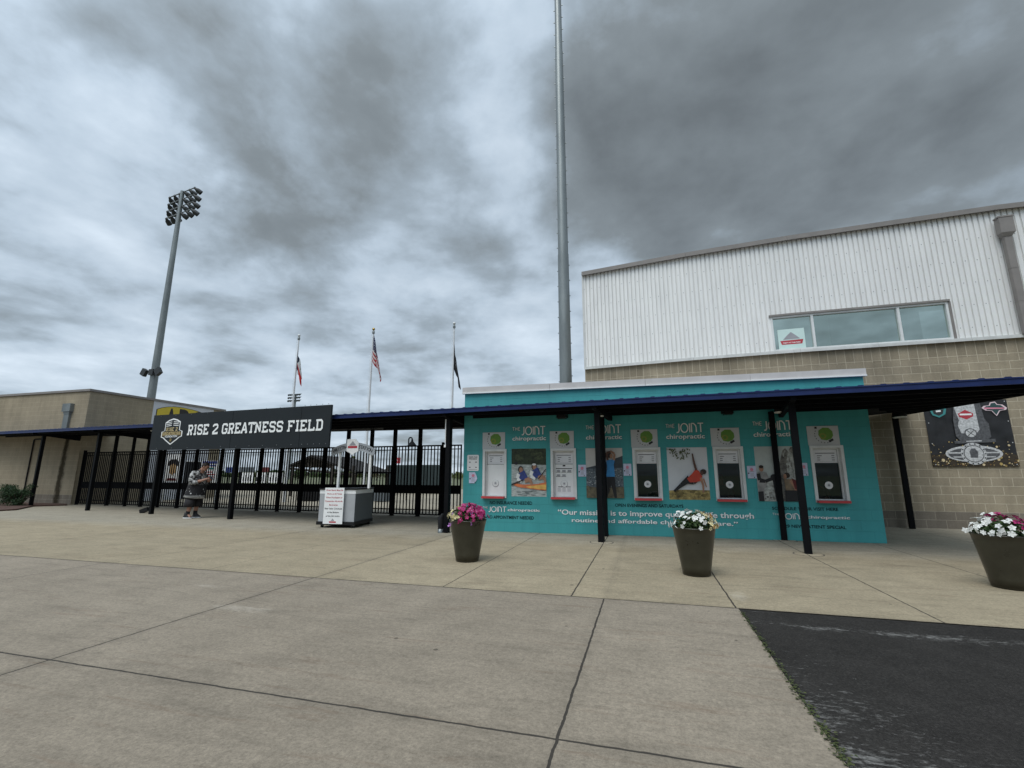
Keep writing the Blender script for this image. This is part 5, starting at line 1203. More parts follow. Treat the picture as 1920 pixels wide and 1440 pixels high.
# ------------------------------------------------------------------ planters
def planter(px, py, label, kind, wb, wt, hpx):
    c = gp(px, py); dep = (c-CAM).dot(fw); rb = wb/2/FPX*dep; rt_ = wt/2/FPX*dep
    dirn = Vector((c.x, c.y, 0)).normalized(); c = c+dirn*rb*.9
    h = hpx
    t = empty('flower_planter', label, 'planter', loc=(c.x, c.y, 0), group='tall tapered flower planters')
    mb = MB(); prof = [(rb*.9, .004), (rb, .012), (rb*1.015, .04)]
    for i in range(9): u = i/8; prof.append((rb*1.02+(rt_-rb*1.02)*(u*.92+.08*u*u), .04+(h-.055)*u))
    prof += [(rt_+.006, h-.012), (rt_+.006, h), (rt_-.015, h), (rt_-.02, h-.05)]
    mb.lathe(prof, M_pot, 40); mb.build('pot', t)
    mb = MB(); mb.lathe([(.0001, h-.03), (rt_*.5, h-.028), (rt_-.018, h-.045)], M_soil, 24); mb.build('soil', t)
    mb = MB(); H = rt_*.74
    leaves(mb, (0, 0, h+H*.10), (rt_*1.0, rt_*1.0, H*.85), 1300, .050, M_leaf, up=.5, aspect=.6, shell=.2)
    if kind == 'pink': leaves(mb, (rt_*.45, -rt_*.4, h-.03), (rt_*.5, rt_*.5, .09), 260, .05, M_dleaf, up=.2, aspect=.6)
    mb.build('foliage', t)
    def blooms(name, m, n, fx, size, eye=None, low=0.0):
        mb = MB()
        for i in range(n):
            for _ in range(40):
                a = random.uniform(0, 6.283); e = math.asin(random.uniform(low, 1))
                d = Vector((math.cos(a)*math.cos(e), math.sin(a)*math.cos(e), math.sin(e)))
                if fx(d): break
            else: continue
            p = Vector((d.x*rt_*1.04, d.y*rt_*1.04, h+.0+d.z*H*1.02))*1.0; p += d*random.uniform(-.015, .03)
            nn = (d+Vector((random.gauss(0, .35), random.gauss(0, .35), random.gauss(0, .35)))).normalized(); u = nn.orthogonal().normalized(); u.rotate(Matrix.Rotation(random.random()*6.28, 3, nn)); w = nn.cross(u); s = size*random.uniform(.75, 1.2)
            for k in range(5):
                an = 2*math.pi*k/5; dd_ = u*math.cos(an)+w*math.sin(an); sd_ = nn.cross(dd_)
                mb.add([p, p+dd_*s*.6-sd_*s*.38+nn*.006, p+dd_*s+nn*.002, p+dd_*s*.6+sd_*s*.38+nn*.006], [(0, 1, 2, 3)], m)
            if eye: mb.add([p+nn*.008+u*s*.28, p+nn*.008+w*s*.28, p+nn*.008-u*s*.28, p+nn*.008-w*s*.28], [(0, 1, 2, 3)], eye)
        mb.build(name, t)
    eyep = leaf_mat('petal_eye', (.12, .01, .05), (.2, .02, .1), .1); eyey = leaf_mat('yellow_eye', (.5, .38, .05), (.6, .5, .1), .1)
    rv = Vector((rt.x, rt.y, 0))
    if kind == 'pink':
        blooms('magenta_flowers', M_fpink, 75, lambda d: d.dot(rv) > -.45 and (d.z > .25 or random.random() < .3), .042, leaf_mat('pale_pink_eye', (.55, .25, .4), (.4, .02, .15), .1), -.1)
        blooms('cream_flowers', M_fcream, 50, lambda d: d.dot(rv) < -.35, .030, eyey); blooms('lilac_flowers', M_flilac, 5, lambda d: d.y < -.5, .036, eyep, -.3)
    elif kind == 'white':
        blooms('white_flowers', M_fwhite, 44, lambda d: d.dot(rv) < .30 and (d.z > .5 or random.random() < .45), .033, None); blooms('cream_flowers', M_fcream, 60, lambda d: d.dot(rv) > .25, .028, leaf_mat('dark_eye', (.05, .02, .01), (.1, .04, .01), .1)); blooms('orange_flowers', M_forange, 16, lambda d: d.dot(rv) > .55, .028, None)
    else:
        blooms('white_flowers', M_fwhite, 44, lambda d: d.dot(rv) < -.12 and (d.z > .45 or random.random() < .5), .036, None); blooms('magenta_flowers', M_fpink, 75, lambda d: d.dot(rv) > -.16, .040, eyep)
    return t
planter(876, 1055, 'bronze planter of magenta and cream petunias by the left end of the teal wall', 'pink', 44, 71, .62)
planter(1307, 1082, 'bronze planter of white and orange flowers in front of the teal wall lettering', 'white', 51, 79, .62)
planter(1900, 1107, 'bronze planter of white and magenta flowers cut by the right edge', 'mixed', 60, 94, .62)

# ------------------------------------------------------------------ tall poles
# great steel pole behind the ticket office
pp = empty('light_pole', 'very tall grey steel pole rising behind the teal ticket office', 'pole', loc=(0, 0, 0))
Yp = 16.5; b0 = at_y(1059, 720, Yp); b1 = at_y(1047.5, 0, Yp); xc = (b0.x+b1.x)/2; dep0 = (b0-CAM).dot(fw); dep1 = (b1-CAM).dot(fw)
r0 = 11/FPX*dep0; r1 = 6.6/FPX*dep1; zA, zB = b0.z, b1.z
def rz_(z): return r0+(r1-r0)*(z-zA)/(zB-zA)
zj1 = at_y(1057, 478, Yp).z; zj2 = at_y(1049, 98, Yp).z; pp.location = (xc, Yp, 0)
for nm, z0, z1, e in (('lower_shaft', 0, zj1, .012), ('middle_shaft', zj1, zj2, .0), ('upper_shaft', zj2, zB+2, -.010)):
    mb = MB(); mb.tube([(0, 0, z0), (0, 0, z1)], [rz_(z0)+e, rz_(z1)+e], M_galv, 20)
    z = z0+.3
    while z < z1-.2: mb.box(-rz_(z)-.045, -.012, z, -rz_(z)+.01, .012, z+.03, M_galv) if z > 3 else None; mb.box(rz_(z)-.01, -.012, z+.2, rz_(z)+.045, .012, z+.23, M_galv) if z > 3 else None; z += .62
    mb.build(nm, pp)
# floodlight pole on the left
Yq = 26.; q0 = at_y(284, 745, Yq); q1 = at_y(342, 359, Yq); dq0 = (q0-CAM).dot(fw); dq1 = (q1-CAM).dot(fw)
fp = empty('floodlight_pole', 'tall grey stadium floodlight pole with a bank of lamps at the left', 'floodlight pole', loc=((q0.x+q1.x)/2, Yq, 0))
mb = MB(); mb.tube([(0, 0, 0), (0, 0, q1.z)], [6.5/FPX*dq0*1.25, 3.4/FPX*dq1], M_galv, 16); mb.build('shaft', fp)
zT = q1.z; e0 = gp(319, 375, zT-.1); e1 = gp(376, 353, zT-.1); ad = Vector((e1.x-e0.x, e1.y-e0.y, 0)).normalized(); span = (6.0)
dpx = dq1/FPX; half = 38*dpx
nd = Vector((ad.y, -ad.x, 0)); nd = -nd if nd.x < 0 else nd
M_lamp = mat('dark_lamp_housing', (.035, .038, .04), .5, .2)
for r_ in range(4):
    z = zT-.10-r_*14.5*dpx
    mb = MB(); mb.tube([tuple(-ad*half+Vector((0, 0, z))), tuple(ad*half+Vector((0, 0, z)))], .045, M_galv, 8); mb.build('crossarm', fp)
    for c in range(6):
        u = -1+2*c/5; p = ad*half*u+Vector((0, 0, z-.10))
        aim = (nd*.85+ad*(.45*(1 if c >= 3 else -.9))+Vector((0, 0, -.55))).normalized()
        mb = MB(); mb.tube([p-aim*.10, p+aim*.06, p+aim*.18, p+aim*.50], [.07, .12, .19, .20], M_lamp, 12, caps=False)
        mb.tube([p+aim*.17, p+aim*.18], [.18, .18], mat('lamp_face', (.10, .11, .11), .25), 12); mb.tube([p-aim*.11, p-aim*.10], [.07, .07], M_lamp, 12)
        mb.tube([tuple(p-aim*.05+Vector((0, 0, .12))), tuple(p-aim*.02)], .03, M_galv, 6); mb.build('floodlight', fp)
zL = at_y(289, 696, Yq).z
for dx, tilt in ((-18.5, -.5), (1, 0), (16.5, .6)):
    L_ = dx*dq0/FPX; mb = MB()
    mb.tube([(0, 0, zL), (L_*.55, -.05, zL+.08), (L_*.8, -.1, zL)], .045, M_galv, 8)
    c_, s_ = math.cos(tilt), math.sin(tilt); w_, h_ = .22, .26
    pts = [(L_+(u*c_-v*s_), zL-.12+(u*s_+v*c_)) for u, v in ((-w_, -h_), (w_, -h_), (w_, h_), (-w_, h_))] if dx != 1 else [(L_+u, zL-.12+v) for u, v in ((-.2, -.25), (.22, -.25), (.22, .2), (-.2, .2))]
    mb.poly(pts, -.38, -.12, M_lamp); mb.build('lower_floodlight', fp)
# distant floodlight tower
Yd = 95.; d0 = at_y(553, 757, Yd); kd = (d0-CAM).dot(fw)/FPX
dt = empty('floodlight_tower', 'distant floodlight tower with three rows of lamps seen behind the left flagpole', 'floodlight pole', loc=(d0.x, Yd, 0))
zd = at_y(553, 739, Yd).z
mb = MB(); mb.tube([(0, 0, 0), (0, 0, zd)], [.35, .22], M_galv, 10); mb.build('shaft', dt)
for r_ in range(3):
    z = zd-r_*6.3*kd*.9
    mb = MB(); mb.box(-13*kd, -.06, z-.05, 13*kd, .06, z+.05, M_galv); mb.build('crossarm', dt)
    for c in range(6):
        x = (-12+24*c/5)*kd; mb = MB(); mb.tube([(x, -.1, z-.05), (x, -.4, z-.2), (x+.1, -.7, z-.35)], [.10, .22, .26], mat('grey_lamp', (.10, .11, .12), .5), 8); mb.build('floodlight', dt)

# ------------------------------------------------------------------ flags
def flagpole(base_px, top_px, Y, label, ball):
    t = at_y(*top_px, Y); b = at_y(*base_px, Y); x = (t.x+b.x)/2
    o = empty('flagpole', label, 'flagpole', loc=(x, Y, 0), group='flagpoles behind the entrance')
    H = t.z; mb = MB(); mb.tube([(0, 0, 0), (0, 0, H-.22)], [.065, .035], mat('white_pole', (.62, .63, .64), .4, 0, .06), 12); mb.build('shaft', o)
    mb = MB(); mb.ball((0, 0, H-.20), .065, M_galv, 10); mb.lathe([(.045, H-.30), (.07, H-.26), (.045, H-.22)], M_galv, 12); mb.build('truck', o)
    mb = MB(); mb.ball((0, 0, H-.06), .07, ball, 12); mb.tube([(0, 0, H-.2), (0, 0, H-.08)], .012, M_galv, 6); mb.build('finial', o)
    mb = MB(); mb.tube([(-.10, -.02, .9), (-.09, -.02, H-.22)], .006, M_white, 5); mb.build('halyard', o)
    return o, x, H
o1, x1_, H1 = flagpole((549, 765), (560.5, 627), 19., 'white flagpole with a silver ball, leftmost of the three', M_alu)
o2, x2_, H2 = flagpole((690, 770), (702, 615), 19., 'white flagpole with a gold ball carrying the striped flag', mat('gold_ball', (.45, .30, .08), .3, .8))
o3, x3_, H3 = flagpole((847, 765), (852.5, 604), 19., 'white flagpole with a silver ball, nearest the teal building', M_alu)
def flag_mat(kind):
    m = bpy.data.materials.new(kind+'_flag_cloth'); m.use_nodes = True; T = NT(m.node_tree)
    uv = T.n('ShaderNodeTexCoord').outputs['UV']; s_ = T.n('ShaderNodeSeparateXYZ', {0: uv}); u, v = s_.outputs[0], s_.outputs[1]
    if kind == 'striped':
        st = T.math('GREATER_THAN', T.math('FRACT', T.math('MULTIPLY', v, 6.5)), .5)
        c = T.mix(st, (.42, .02, .035), (.72, .70, .68))
        can_ = T.math('MULTIPLY', T.math('LESS_THAN', u, .42), T.math('GREATER_THAN', v, .46))
        vo = T.n('ShaderNodeTexVoronoi', {'Vector': T.n('ShaderNodeMapping', {'Vector': uv, 'Scale': (1.6, 1, 1)}).outputs[0], 'Scale': 12, 'Randomness': .2})
        star = T.math('LESS_THAN', vo.outputs['Distance'], .22)
        c = T.mix(can_, c, T.mix(star, (.012, .018, .07), (.7, .7, .72)))
    elif kind == 'tricolour':
        c = T.mix(T.math('GREATER_THAN', u, .30), (.012, .02, .05), (.70, .70, .68)); c = T.mix(T.math('GREATER_THAN', u, .60), c, (.55, .03, .03))
        c = T.mix(T.math('MULTIPLY', T.math('GREATER_THAN', T.noise(uv, 9, 3), .6), T.math('LESS_THAN', T.math('ABSOLUTE', T.math('SUBTRACT', u, .45)), .12)), c, (.06, .05, .05))
    else:
        d_ = T.math('SQRT', T.math('ADD', T.math('POWER', T.math('SUBTRACT', u, .5), 2), T.math('POWER', T.math('SUBTRACT', v, .5), 2)))
        c = T.mix(T.math('MULTIPLY', T.math('LESS_THAN', d_, .25), T.math('GREATER_THAN', T.noise(uv, 12, 3), .5)), (.010, .010, .012), (.30, .30, .31))
    b = T.n('ShaderNodeBsdfPrincipled', {'Base Color': c, 'Roughness': .85}); t_ = T.n('ShaderNodeBsdfTranslucent', {'Color': c}); x = T.n('ShaderNodeMixShader', {0: .3, 1: b.outputs[0], 2: t_.outputs[0]})
    T.n('ShaderNodeOutputMaterial', {0: x.outputs[0]}); return m
def flag(x, Y, ztop_, hoist, drop, out, kind, label, ph):
    mb = MB(); NU, NV = 22, 14; m = flag_mat(kind); vs = []; uvs = []
    for j in range(NV+1):
        for i in range(NU+1):
            u, v = i/NU, j/NV
            xx = out*(math.sin(min(1, u*1.15)*1.5)*.9)*(.40+.60*(1-v)**.8)+.05*math.sin(u*11+ph+v*3)*u
            yy = .10*math.sin(u*13+ph*2+v*2)*min(1, u*3)
            zz = -(1-v)*hoist-drop*u**.92*(.72+.28*v)-.04*math.sin(u*9+v*5)
            vs.append((.04+xx, yy, zz)); uvs.append((u, v))
    fs = [(j*(NU+1)+i, j*(NU+1)+i+1, (j+1)*(NU+1)+i+1, (j+1)*(NU+1)+i) for j in range(NV) for i in range(NU)]
    mb.add(vs, fs, m, [[uvs[k] for k in f] for f in fs], smooth=True)
    return tag(mb.build('flag', loc=(x, Y-.02, ztop_)), label, 'flag', 'flags hanging limp on the flagpoles')
zf1 = at_y(556, 656, 19.).z; zf2 = at_y(701, 626, 19.).z; zf3 = at_y(851, 646, 19.).z
flag(x1_, 19., zf1, 1.0, 1.25, .40, 'tricolour', 'limp dark, white and red flag at half mast on the left pole', .5)
flag(x2_, 19., zf2, 1.35, 1.55, .60, 'striped', 'limp red and white striped flag with dark blue star field', 1.9)
flag(x3_, 19., zf3, 1.15, 1.35, .34, 'plain', 'limp black flag at half mast on the right pole', 3.1)

# ------------------------------------------------------------------ inside the ballpark, seen through the gates
def stand(px, py_base, py_top, Y):
    b = at_y(px, py_base, Y); t = at_y(px, py_top, Y); return b, t
# open sided shelter
Ys = 24.; L0 = at_y(541, 872, Ys); AP = at_y(583, 853, Ys); R0_ = at_y(668, 884, Ys)
pv = empty('picnic_shelter', 'dark gabled open picnic shelter seen through the middle gates', 'shelter', loc=(AP.x, Ys, 0))
xl, xr = L0.x-AP.x, R0_.x-AP.x; zl_, za_, zr_ = L0.z, AP.z, R0_.z
mb = MB(); D_ = 4.
for (xa, zA_), (xb, zB_) in (((xl, zl_), (0, za_)), ((0, za_), (xr, zr_))):
    v = [(xa, 0, zA_), (xb, 0, zB_), (xb, D_, zB_), (xa, D_, zA_), (xa, 0, zA_-.12), (xb, 0, zB_-.12), (xb, D_, zB_-.12), (xa, D_, zA_-.12)]
    mb.add(v, [(0, 1, 2, 3), (4, 7, 6, 5), (0, 4, 5, 1), (2, 6, 7, 3)], mat('dark_shingle', (.022, .020, .018), .9, 0, .3, 10))
mb.build('roof', pv)
mb = MB()
for k in range(9):
    u = k/8; xx = xl+(xr-xl)*u; zz = (zl_+(za_-zl_)*(xx-xl)/(0-xl)) if xx < 0 else (za_+(zr_-za_)*xx/xr)
    mb.tube([(xx, .1, zz-.15), (xx+(.5 if xx < 0 else -.5), .1, min(zl_, zr_)-.25)], .04, mat('dark_timber', (.03, .024, .018), .8), 6)
mb.tube([(xl, .1, zl_-.2), (xr, .1, zr_-.2)], .06, mat('dark_timber', (.03, .024, .018)), 6); mb.build('truss', pv)
for xx in (xl+.25, xr*.48, xr-.25):
    for yy in (.1, D_-.1): mb = MB(); mb.box(xx-.07, yy-.07, 0, xx+.07, yy+.07, zl_-.05, mat('dark_timber', (.03, .024, .018))); mb.build('post', pv)
# dark green windscreen wall
Yw = 30.; w0, w1 = at_y(724, 872, Yw), at_y(838, 873, Yw)
mb = MB(); n = 9; gm = mat('dark_green_screen', (.022, .036, .036), .8, 0, .15, 1)
for i in range(n):
    xa = w0.x+(w1.x-w0.x)*i/n; xb = w0.x+(w1.x-w0.x)*(i+1)/n-.03; mb.box(xa-w0.x, 0, 0, xb-w0.x, .10, w0.z, gm)
tag(mb.build('batting_screen', loc=(w0.x, Yw, 0)), 'dark green panelled screen wall behind the right hand gates', 'wall')
# outfield boards
Yb = 34.
for (xa, xb, ya, yb, m, lab, nm) in ((452, 476, 886, 905, M_white, 'white outfield board with black lettering, left of its row', 'EXP'), (478, 500, 886, 905, M_white, 'white outfield board with black lettering, middle of its row', 'ZONE'), (502, 530, 886, 905, M_white, 'white outfield board with black lettering, right of its row', 'EXIT'),
                                 (424, 446, 876, 886, mat('blue_board', (.02, .04, .16), .6), 'blue outfield board seen left of the white boards', None), (448, 476, 876, 885, M_grayd, 'dark scoreboard strip above the white boards', None), (492, 505, 876, 885, mat('maroon_board', (.12, .02, .02), .6), 'maroon outfield board above the white boards', None)):
    p0 = at_y(xa, yb, Yb); p1 = at_y(xb, ya, Yb); mb = MB(); w_ = p1.x-p0.x; zb_ = p0.z
    mb.box(0, 0, zb_, w_, .08, p1.z, m)
    for xx in (.1, w_-.1): mb.box(xx-.05, .08, 0, xx+.05, .18, p1.z-.05, M_steel)
    if nm: 
        for k in range(4): mb.box(w_*(.1+.2*k), -.006, zb_+(p1.z-zb_)*.15, w_*(.22+.2*k), -.001, zb_+(p1.z-zb_)*(.55+.2*(k % 2)), M_blackp)
    tag(mb.build('outfield_board', loc=(p0.x, Yb, 0)), lab, 'sign', 'outfield boards seen through the gates')
# red sign, lamp, bin
p0 = at_y(735, 869, 32.); p1 = at_y(750, 858, 32.); mb = MB(); mb.box(0, 0, p0.z, p1.x-p0.x, .1, p1.z, M_redp); mb.disc((p1.x-p0.x)*.5, (p0.z+p1.z)/2, .12, .12, -.004, M_white, 12); mb.box(.05, .1, 0, .15, .2, p1.z, M_steel); tag(mb.build('red_sign', loc=(p0.x, 32., 0)), 'small red sign above the dark green screen wall', 'sign')
Yl = 22.; lb = at_y(765, 905, Yl); lt = at_y(766.5, 824, Yl); lk = (lt-CAM).dot(fw)/FPX
lo = empty('lamp_post', 'black gooseneck lamp post seen above the right hand gates', 'lamp post', loc=(lt.x, Yl, 0))
mb = MB(); path = [(0, 0, 0), (0, 0, lt.z)]+[(3.6*lk*(1-math.cos(a)), 0, lt.z+3.6*lk*math.sin(a)) for a in [math.pi*k/8 for k in range(1, 9)]]
mb.tube(path, .035, M_steel, 8); mb.build('pole', lo)
mb = MB(); mb.lathe([(.05, .0), (.06, -.10), (.16, -.22), (.26, -.34)], M_steel, 16, (7.2*lk, 0, lt.z)); mb.build('lamp_shade', lo)
p0 = gp(709, 941); mb = MB(); mb.box(-.36, 0, .03, .36, .5, .62, M_grayd); mb.box(-.38, -.02, .62, .38, .52, .68, M_black); tag(mb.build('waste_bin', loc=(p0.x, p0.y, 0)), 'dark waste bin behind the gate right of the kiosk', 'bin')
p0 = gp(572, 940); mb = MB(); mb.box(-.5, 0, .03, .5, .5, .50, M_black); mb.box(-.52, -.02, .50, .52, .52, .55, M_grayd); tag(mb.build('storage_box', loc=(p0.x, p0.y, 0)), 'low black storage box behind the gate left of the kiosk', 'box')
# white wall furniture: door, text board, portrait board on the end wall
sD0 = FLs.px(345, 890)[0]; sD1 = FLs.px(379, 890)[0]; zD = FLs.px(360, 866)[1]
mb = MB(); mb.box(sD0, -.02, 0, sD1, -.002, zD, mat('dark_doorway', (.012, .013, .015), .7)); mb.box(sD0, -.05, zD, sD1, -.002, zD+.08, M_white); tag(mb.build('dark_doorway', frame=FLs), 'dark serving hatch in the white end wall behind the gates', 'door')
p0 = gp(390, 944); FS = Frame((p0.x-.6, p0.y), (p0.x+.6, p0.y)); a, z1 = FS.px(378.5, 864); b, z0 = FS.px(404.5, 905)
mb = MB(); mb.box(a, 0, z0, b, .04, z1, M_white); w_ = b-a; h_ = z1-z0; mblue = mat('blue_print', (.05, .07, .25), .6)
mb.box(a+w_*.05, -.004, z1-h_*.14, b-w_*.05, -.001, z1-h_*.02, mblue); mb.box(a+w_*.42, -.004, z1-h_*.26, b-w_*.08, -.001, z1-h_*.19, mblue); mb.box(a+w_*.45, -.004, z1-h_*.40, b-w_*.2, -.001, z1-h_*.32, M_tealp)
for k, fr in enumerate((.5, .85, .7)): mb.box(a+w_*(.5-fr/2), -.004, z0+h_*(.46-.11*k), a+w_*(.5+fr/2), -.001, z0+h_*(.50-.11*k), M_redp)
for xx in (a+.05, b-.05): mb.box(xx-.025, .04, 0, xx+.025, .08, z1, M_alu)
tag(mb.build('rules_board', frame=FS), 'white board with blue heading and red lines behind the gate by the person', 'sign')
p0 = gp(323, 941); FS = Frame((p0.x-.6, p0.y), (p0.x+.6, p0.y)); a, z1 = FS.px(313, 851); b, z0 = FS.px(336, 903)
mb = MB(); mb.box(a, 0, z0, b, .03, z1, M_white); w_ = b-a; h_ = z1-z0; cx = (a+b)/2
mb.flat([(cx-w_*.34, z0+h_*.56), (cx+w_*.34, z0+h_*.56), (cx+w_*.36, z0+h_*.66), (cx+w_*.2, z0+h_*.80), (cx-w_*.2, z0+h_*.80), (cx-w_*.36, z0+h_*.66)], -.002, M_blackp); mb.disc(cx, z0+h_*.44, w_*.22, h_*.20, -.003, mat('tan_print', (.42, .27, .13), .6), 14); mb.flat([(cx-w_*.30, z0+h_*.03), (cx+w_*.30, z0+h_*.03), (cx+w_*.26, z0+h_*.12), (cx-w_*.26, z0+h_*.12)], -.0035, mat('maroon_board', (.12, .02, .02)))
for xx in (a+.04, b-.04): mb.box(xx-.02, .03, 0, xx+.02, .06, z0, M_alu)
tag(mb.build('portrait_board', frame=FS), 'white board with a dark topped tan figure behind the left gates', 'sign')

# trees and green beyond
def tree(px, py_top, Y, wpx, label, m, seed):
    random.seed(seed); t = at_y(px, py_top, Y); k = (t-CAM).dot(fw)/FPX; H = t.z; Rr = wpx/2*k
    o = empty('deciduous_tree', label, 'tree', loc=(t.x, Y, 0), group='trees beyond the ballpark')
    mb = MB(); mb.tube([(0, 0, 0), (.1, 0, H*.35), (0, .1, H*.7)], [.16*H/5, .11*H/5, .04], M_bark, 8)
    for i in range(6):
        a = i*1.05; mb.tube([(0.05, 0, H*(.3+.05*i)), (math.cos(a)*Rr*.7, math.sin(a)*Rr*.7, H*(.5+.06*i))], [.06*H/5, .015], M_bark, 6)
    mb.build('trunk', o)
    mb = MB()
    for i in range(20):
        a = random.uniform(0, 6.28); r_ = random.random()**.6*Rr*.75; z = H*random.uniform(.34, .90); s_ = Rr*random.uniform(.2, .42)*(1.15-.6*z/H)
        leaves(mb, (math.cos(a)*r_*(1.25-z/H), math.sin(a)*r_*(1.25-z/H), z), (s_, s_, s_*.7), 120, H*.05, m, aspect=.7)
    mb.build('crown', o)
tree(668, 848, 40, 34, 'spring green tree seen between the kiosk uprights', M_tree, 3)
tree(706, 884, 90, 60, 'brownish tree on the skyline right of the kiosk', mat('dummy', (.1, .1, .1)) and leaf_mat('brown_leaf', (.08, .065, .035), (.14, .11, .06)), 4)
tree(858, 885, 80, 44, 'green tree on the skyline left of the teal building', M_tree, 5)
tree(560, 880, 60, 50, 'dark tree behind the picnic shelter', M_treeb, 6)
tree(628, 878, 70, 40, 'dark tree left of the kiosk uprights', M_treeb, 8)
tree(470, 880, 95, 70, 'yellow green tree behind the white outfield boards', M_tree, 9)
random.seed(12); mb = MB()
for i in range(160):
    x = random.uniform(-190, 60); y = random.uniform(150, 200); h = random.uniform(1.6, 3.4); leaves(mb, (x, y, h*.5), (4.5, 4.5, h*.55), 42, 1.5, M_treeb, aspect=.8)
o = mb.build('distant_woods'); o['kind'] = 'stuff'; o['label'] = 'far line of trees on the horizon'

# ------------------------------------------------------------------ the visitor
def loft(mb, rings, m, n=18, caps=True):
    vs = []; fs = []
    for (c, rx, ry, tilt) in rings:
        for k in range(n):
            a = 2*math.pi*k/n; x, y = rx*math.cos(a), ry*math.sin(a)
            vs.append((c[0]+x*math.cos(tilt), c[1]+y, c[2]+x*math.sin(tilt)))
    for i in range(len(rings)-1):
        for k in range(n): fs.append((i*n+k, i*n+(k+1) % n, (i+1)*n+(k+1) % n, (i+1)*n+k))
    if caps: fs += [tuple(range(n))[::-1], tuple(range((len(rings)-1)*n, len(rings)*n))]
    mb.add(vs, fs, m, smooth=True)
def skin_body(nodes, edges, root=0):
    bm = bmesh.new(); L_ = bm.verts.layers.skin.verify(); V = []
    for (p, r_) in nodes:
        v = bm.verts.new(p); v[L_].radius = (r_, r_) if not hasattr(r_, '__len__') else r_; V.append(v)
    for a, b in edges: bm.edges.new((V[a], V[b]))
    V[root][L_].use_root = True
    me = bpy.data.meshes.new('t'); bm.to_mesh(me); bm.free(); ob = bpy.data.objects.new('t', me); COL.objects.link(ob)
    ob.modifiers.new('s', 'SKIN').use_smooth_shade = True; sb_ = ob.modifiers.new('d', 'SUBSURF'); sb_.levels = 2; sb_.render_levels = 2
    dg = bpy.context.evaluated_depsgraph_get(); out = bpy.data.meshes.new_from_object(ob.evaluated_get(dg)); bpy.data.objects.remove(ob); bpy.data.meshes.remove(me)
    for p in out.polygons: p.use_smooth = True
    return out
pf = gp(362, 971.5)
pn = empty('person', 'heavyset person in black patterned jersey and shorts looking down at a phone', 'person', loc=(pf.x, pf.y, 0), rz=R(8))
nodes = [((-.05, 0, .80), .17), ((-.02, 0, 1.02), .20), ((-.02, 0, 1.22), .17), ((.02, 0, 1.36), .11), ((.09, 0, 1.43), .062), ((.15, 0, 1.49), .075), ((.19, 0, 1.54), .075),
         ((-.04, .11, .72), .11), ((-.04, .12, .42), .075), ((-.06, .12, .10), .045), ((.08, .13, .035), .036),
         ((-.04, -.11, .72), .11), ((-.06, -.12, .42), .075), ((-.09, -.12, .10), .045), ((.04, -.14, .035), .036),
         ((-.02, .18, 1.29), .052), ((.02, .26, 1.08), .055), ((.24, .17, 1.11), .042), ((.36, .10, 1.17), .030),
         ((-.02, -.18, 1.29), .052), ((.03, -.27, 1.06), .055), ((.24, -.17, 1.11), .042), ((.36, -.08, 1.17), .030)]
edges = [(0, 1), (1, 2), (2, 3), (3, 4), (4, 5), (5, 6), (0, 7), (7, 8), (8, 9), (9, 10), (0, 11), (11, 12), (12, 13), (13, 14), (3, 15), (15, 16), (16, 17), (17, 18), (3, 19), (19, 20), (20, 21), (21, 22)]
# five fingers on each hand
for hi, sy in ((18, 1), (22, -1)):
    hx, hy, hz = nodes[hi][0]
    for k in range(4):
        i0 = len(nodes); dz = .022-.014*k
        nodes += [((hx+.045, hy-sy*.012, hz+dz), .010), ((hx+.080-.006*k, hy-sy*.040, hz+dz+.006), .009), ((hx+.072-.006*k, hy-sy*.066, hz+dz+.004), .008)]
        edges += [(hi, i0), (i0, i0+1), (i0+1, i0+2)]
    i0 = len(nodes); nodes += [((hx+.020, hy-sy*.030, hz+.030), .011), ((hx+.050, hy-sy*.050, hz+.045), .009)]; edges += [(hi, i0), (i0, i0+1)]
me = skin_body(nodes, edges); me.materials.append(M_skin); me.name = 'body'
o = bpy.data.objects.new('body', me); COL.objects.link(o); o.parent = pn
# head: skull with face and ears, hair cap, bowed over the phone
HC = Vector((.20, 0, 1.545)); hc = Vector((0, 0, 0)); BOW = (0, R(38), R(14))
mb = MB()
mb.ball(hc, .098, M_skin, 16, (1.0, .80, 1.18)); mb.ball(hc+Vector((.094, 0, -.030)), .018, M_skin, 8, (1, .8, 1.3)); mb.ball(hc+Vector((.050, 0, -.085)), .052, M_skin, 10, (1, .95, .7))
for sy in (-1, 1):
    mb.ball(hc+Vector((-.005, sy*.080, -.01)), .026, M_skin, 8, (.8, .4, 1.2)); mb.ball(hc+Vector((.085, sy*.032, .004)), .010, M_hair, 6); mb.box(.078, sy*.032-.018, .018, .092, sy*.032+.018, .026, M_hair)
mb.box(hc.x+.084, -.020, hc.z-.072, hc.x+.096, .020, hc.z-.064, mat('lips', (.22, .08, .07), .6)); mb.ball(hc+Vector((.050, 0, -.100)), .044, mat('beard_stubble', (.14, .085, .06), .9), 8, (1, .95, .6))
o = mb.build('face', pn); o.location = HC; o.rotation_euler = BOW
mb = MB(); mb.ball(hc+Vector((-.016, 0, .020)), .104, M_hair, 16, (1.0, .84, 1.10)); hair = mb.build('hair', pn); hair.location = HC; hair.rotation_euler = BOW
for v in hair.data.vertices:                             # hair line: pull the cap off the face
    if v.co.x > .035 and v.co.z < .065: v.co.x -= (v.co.x-.035)*1.1; v.co.y *= .9
    if v.co.z < -.07: v.co.z = -.07; v.co.x = min(v.co.x, -.02)
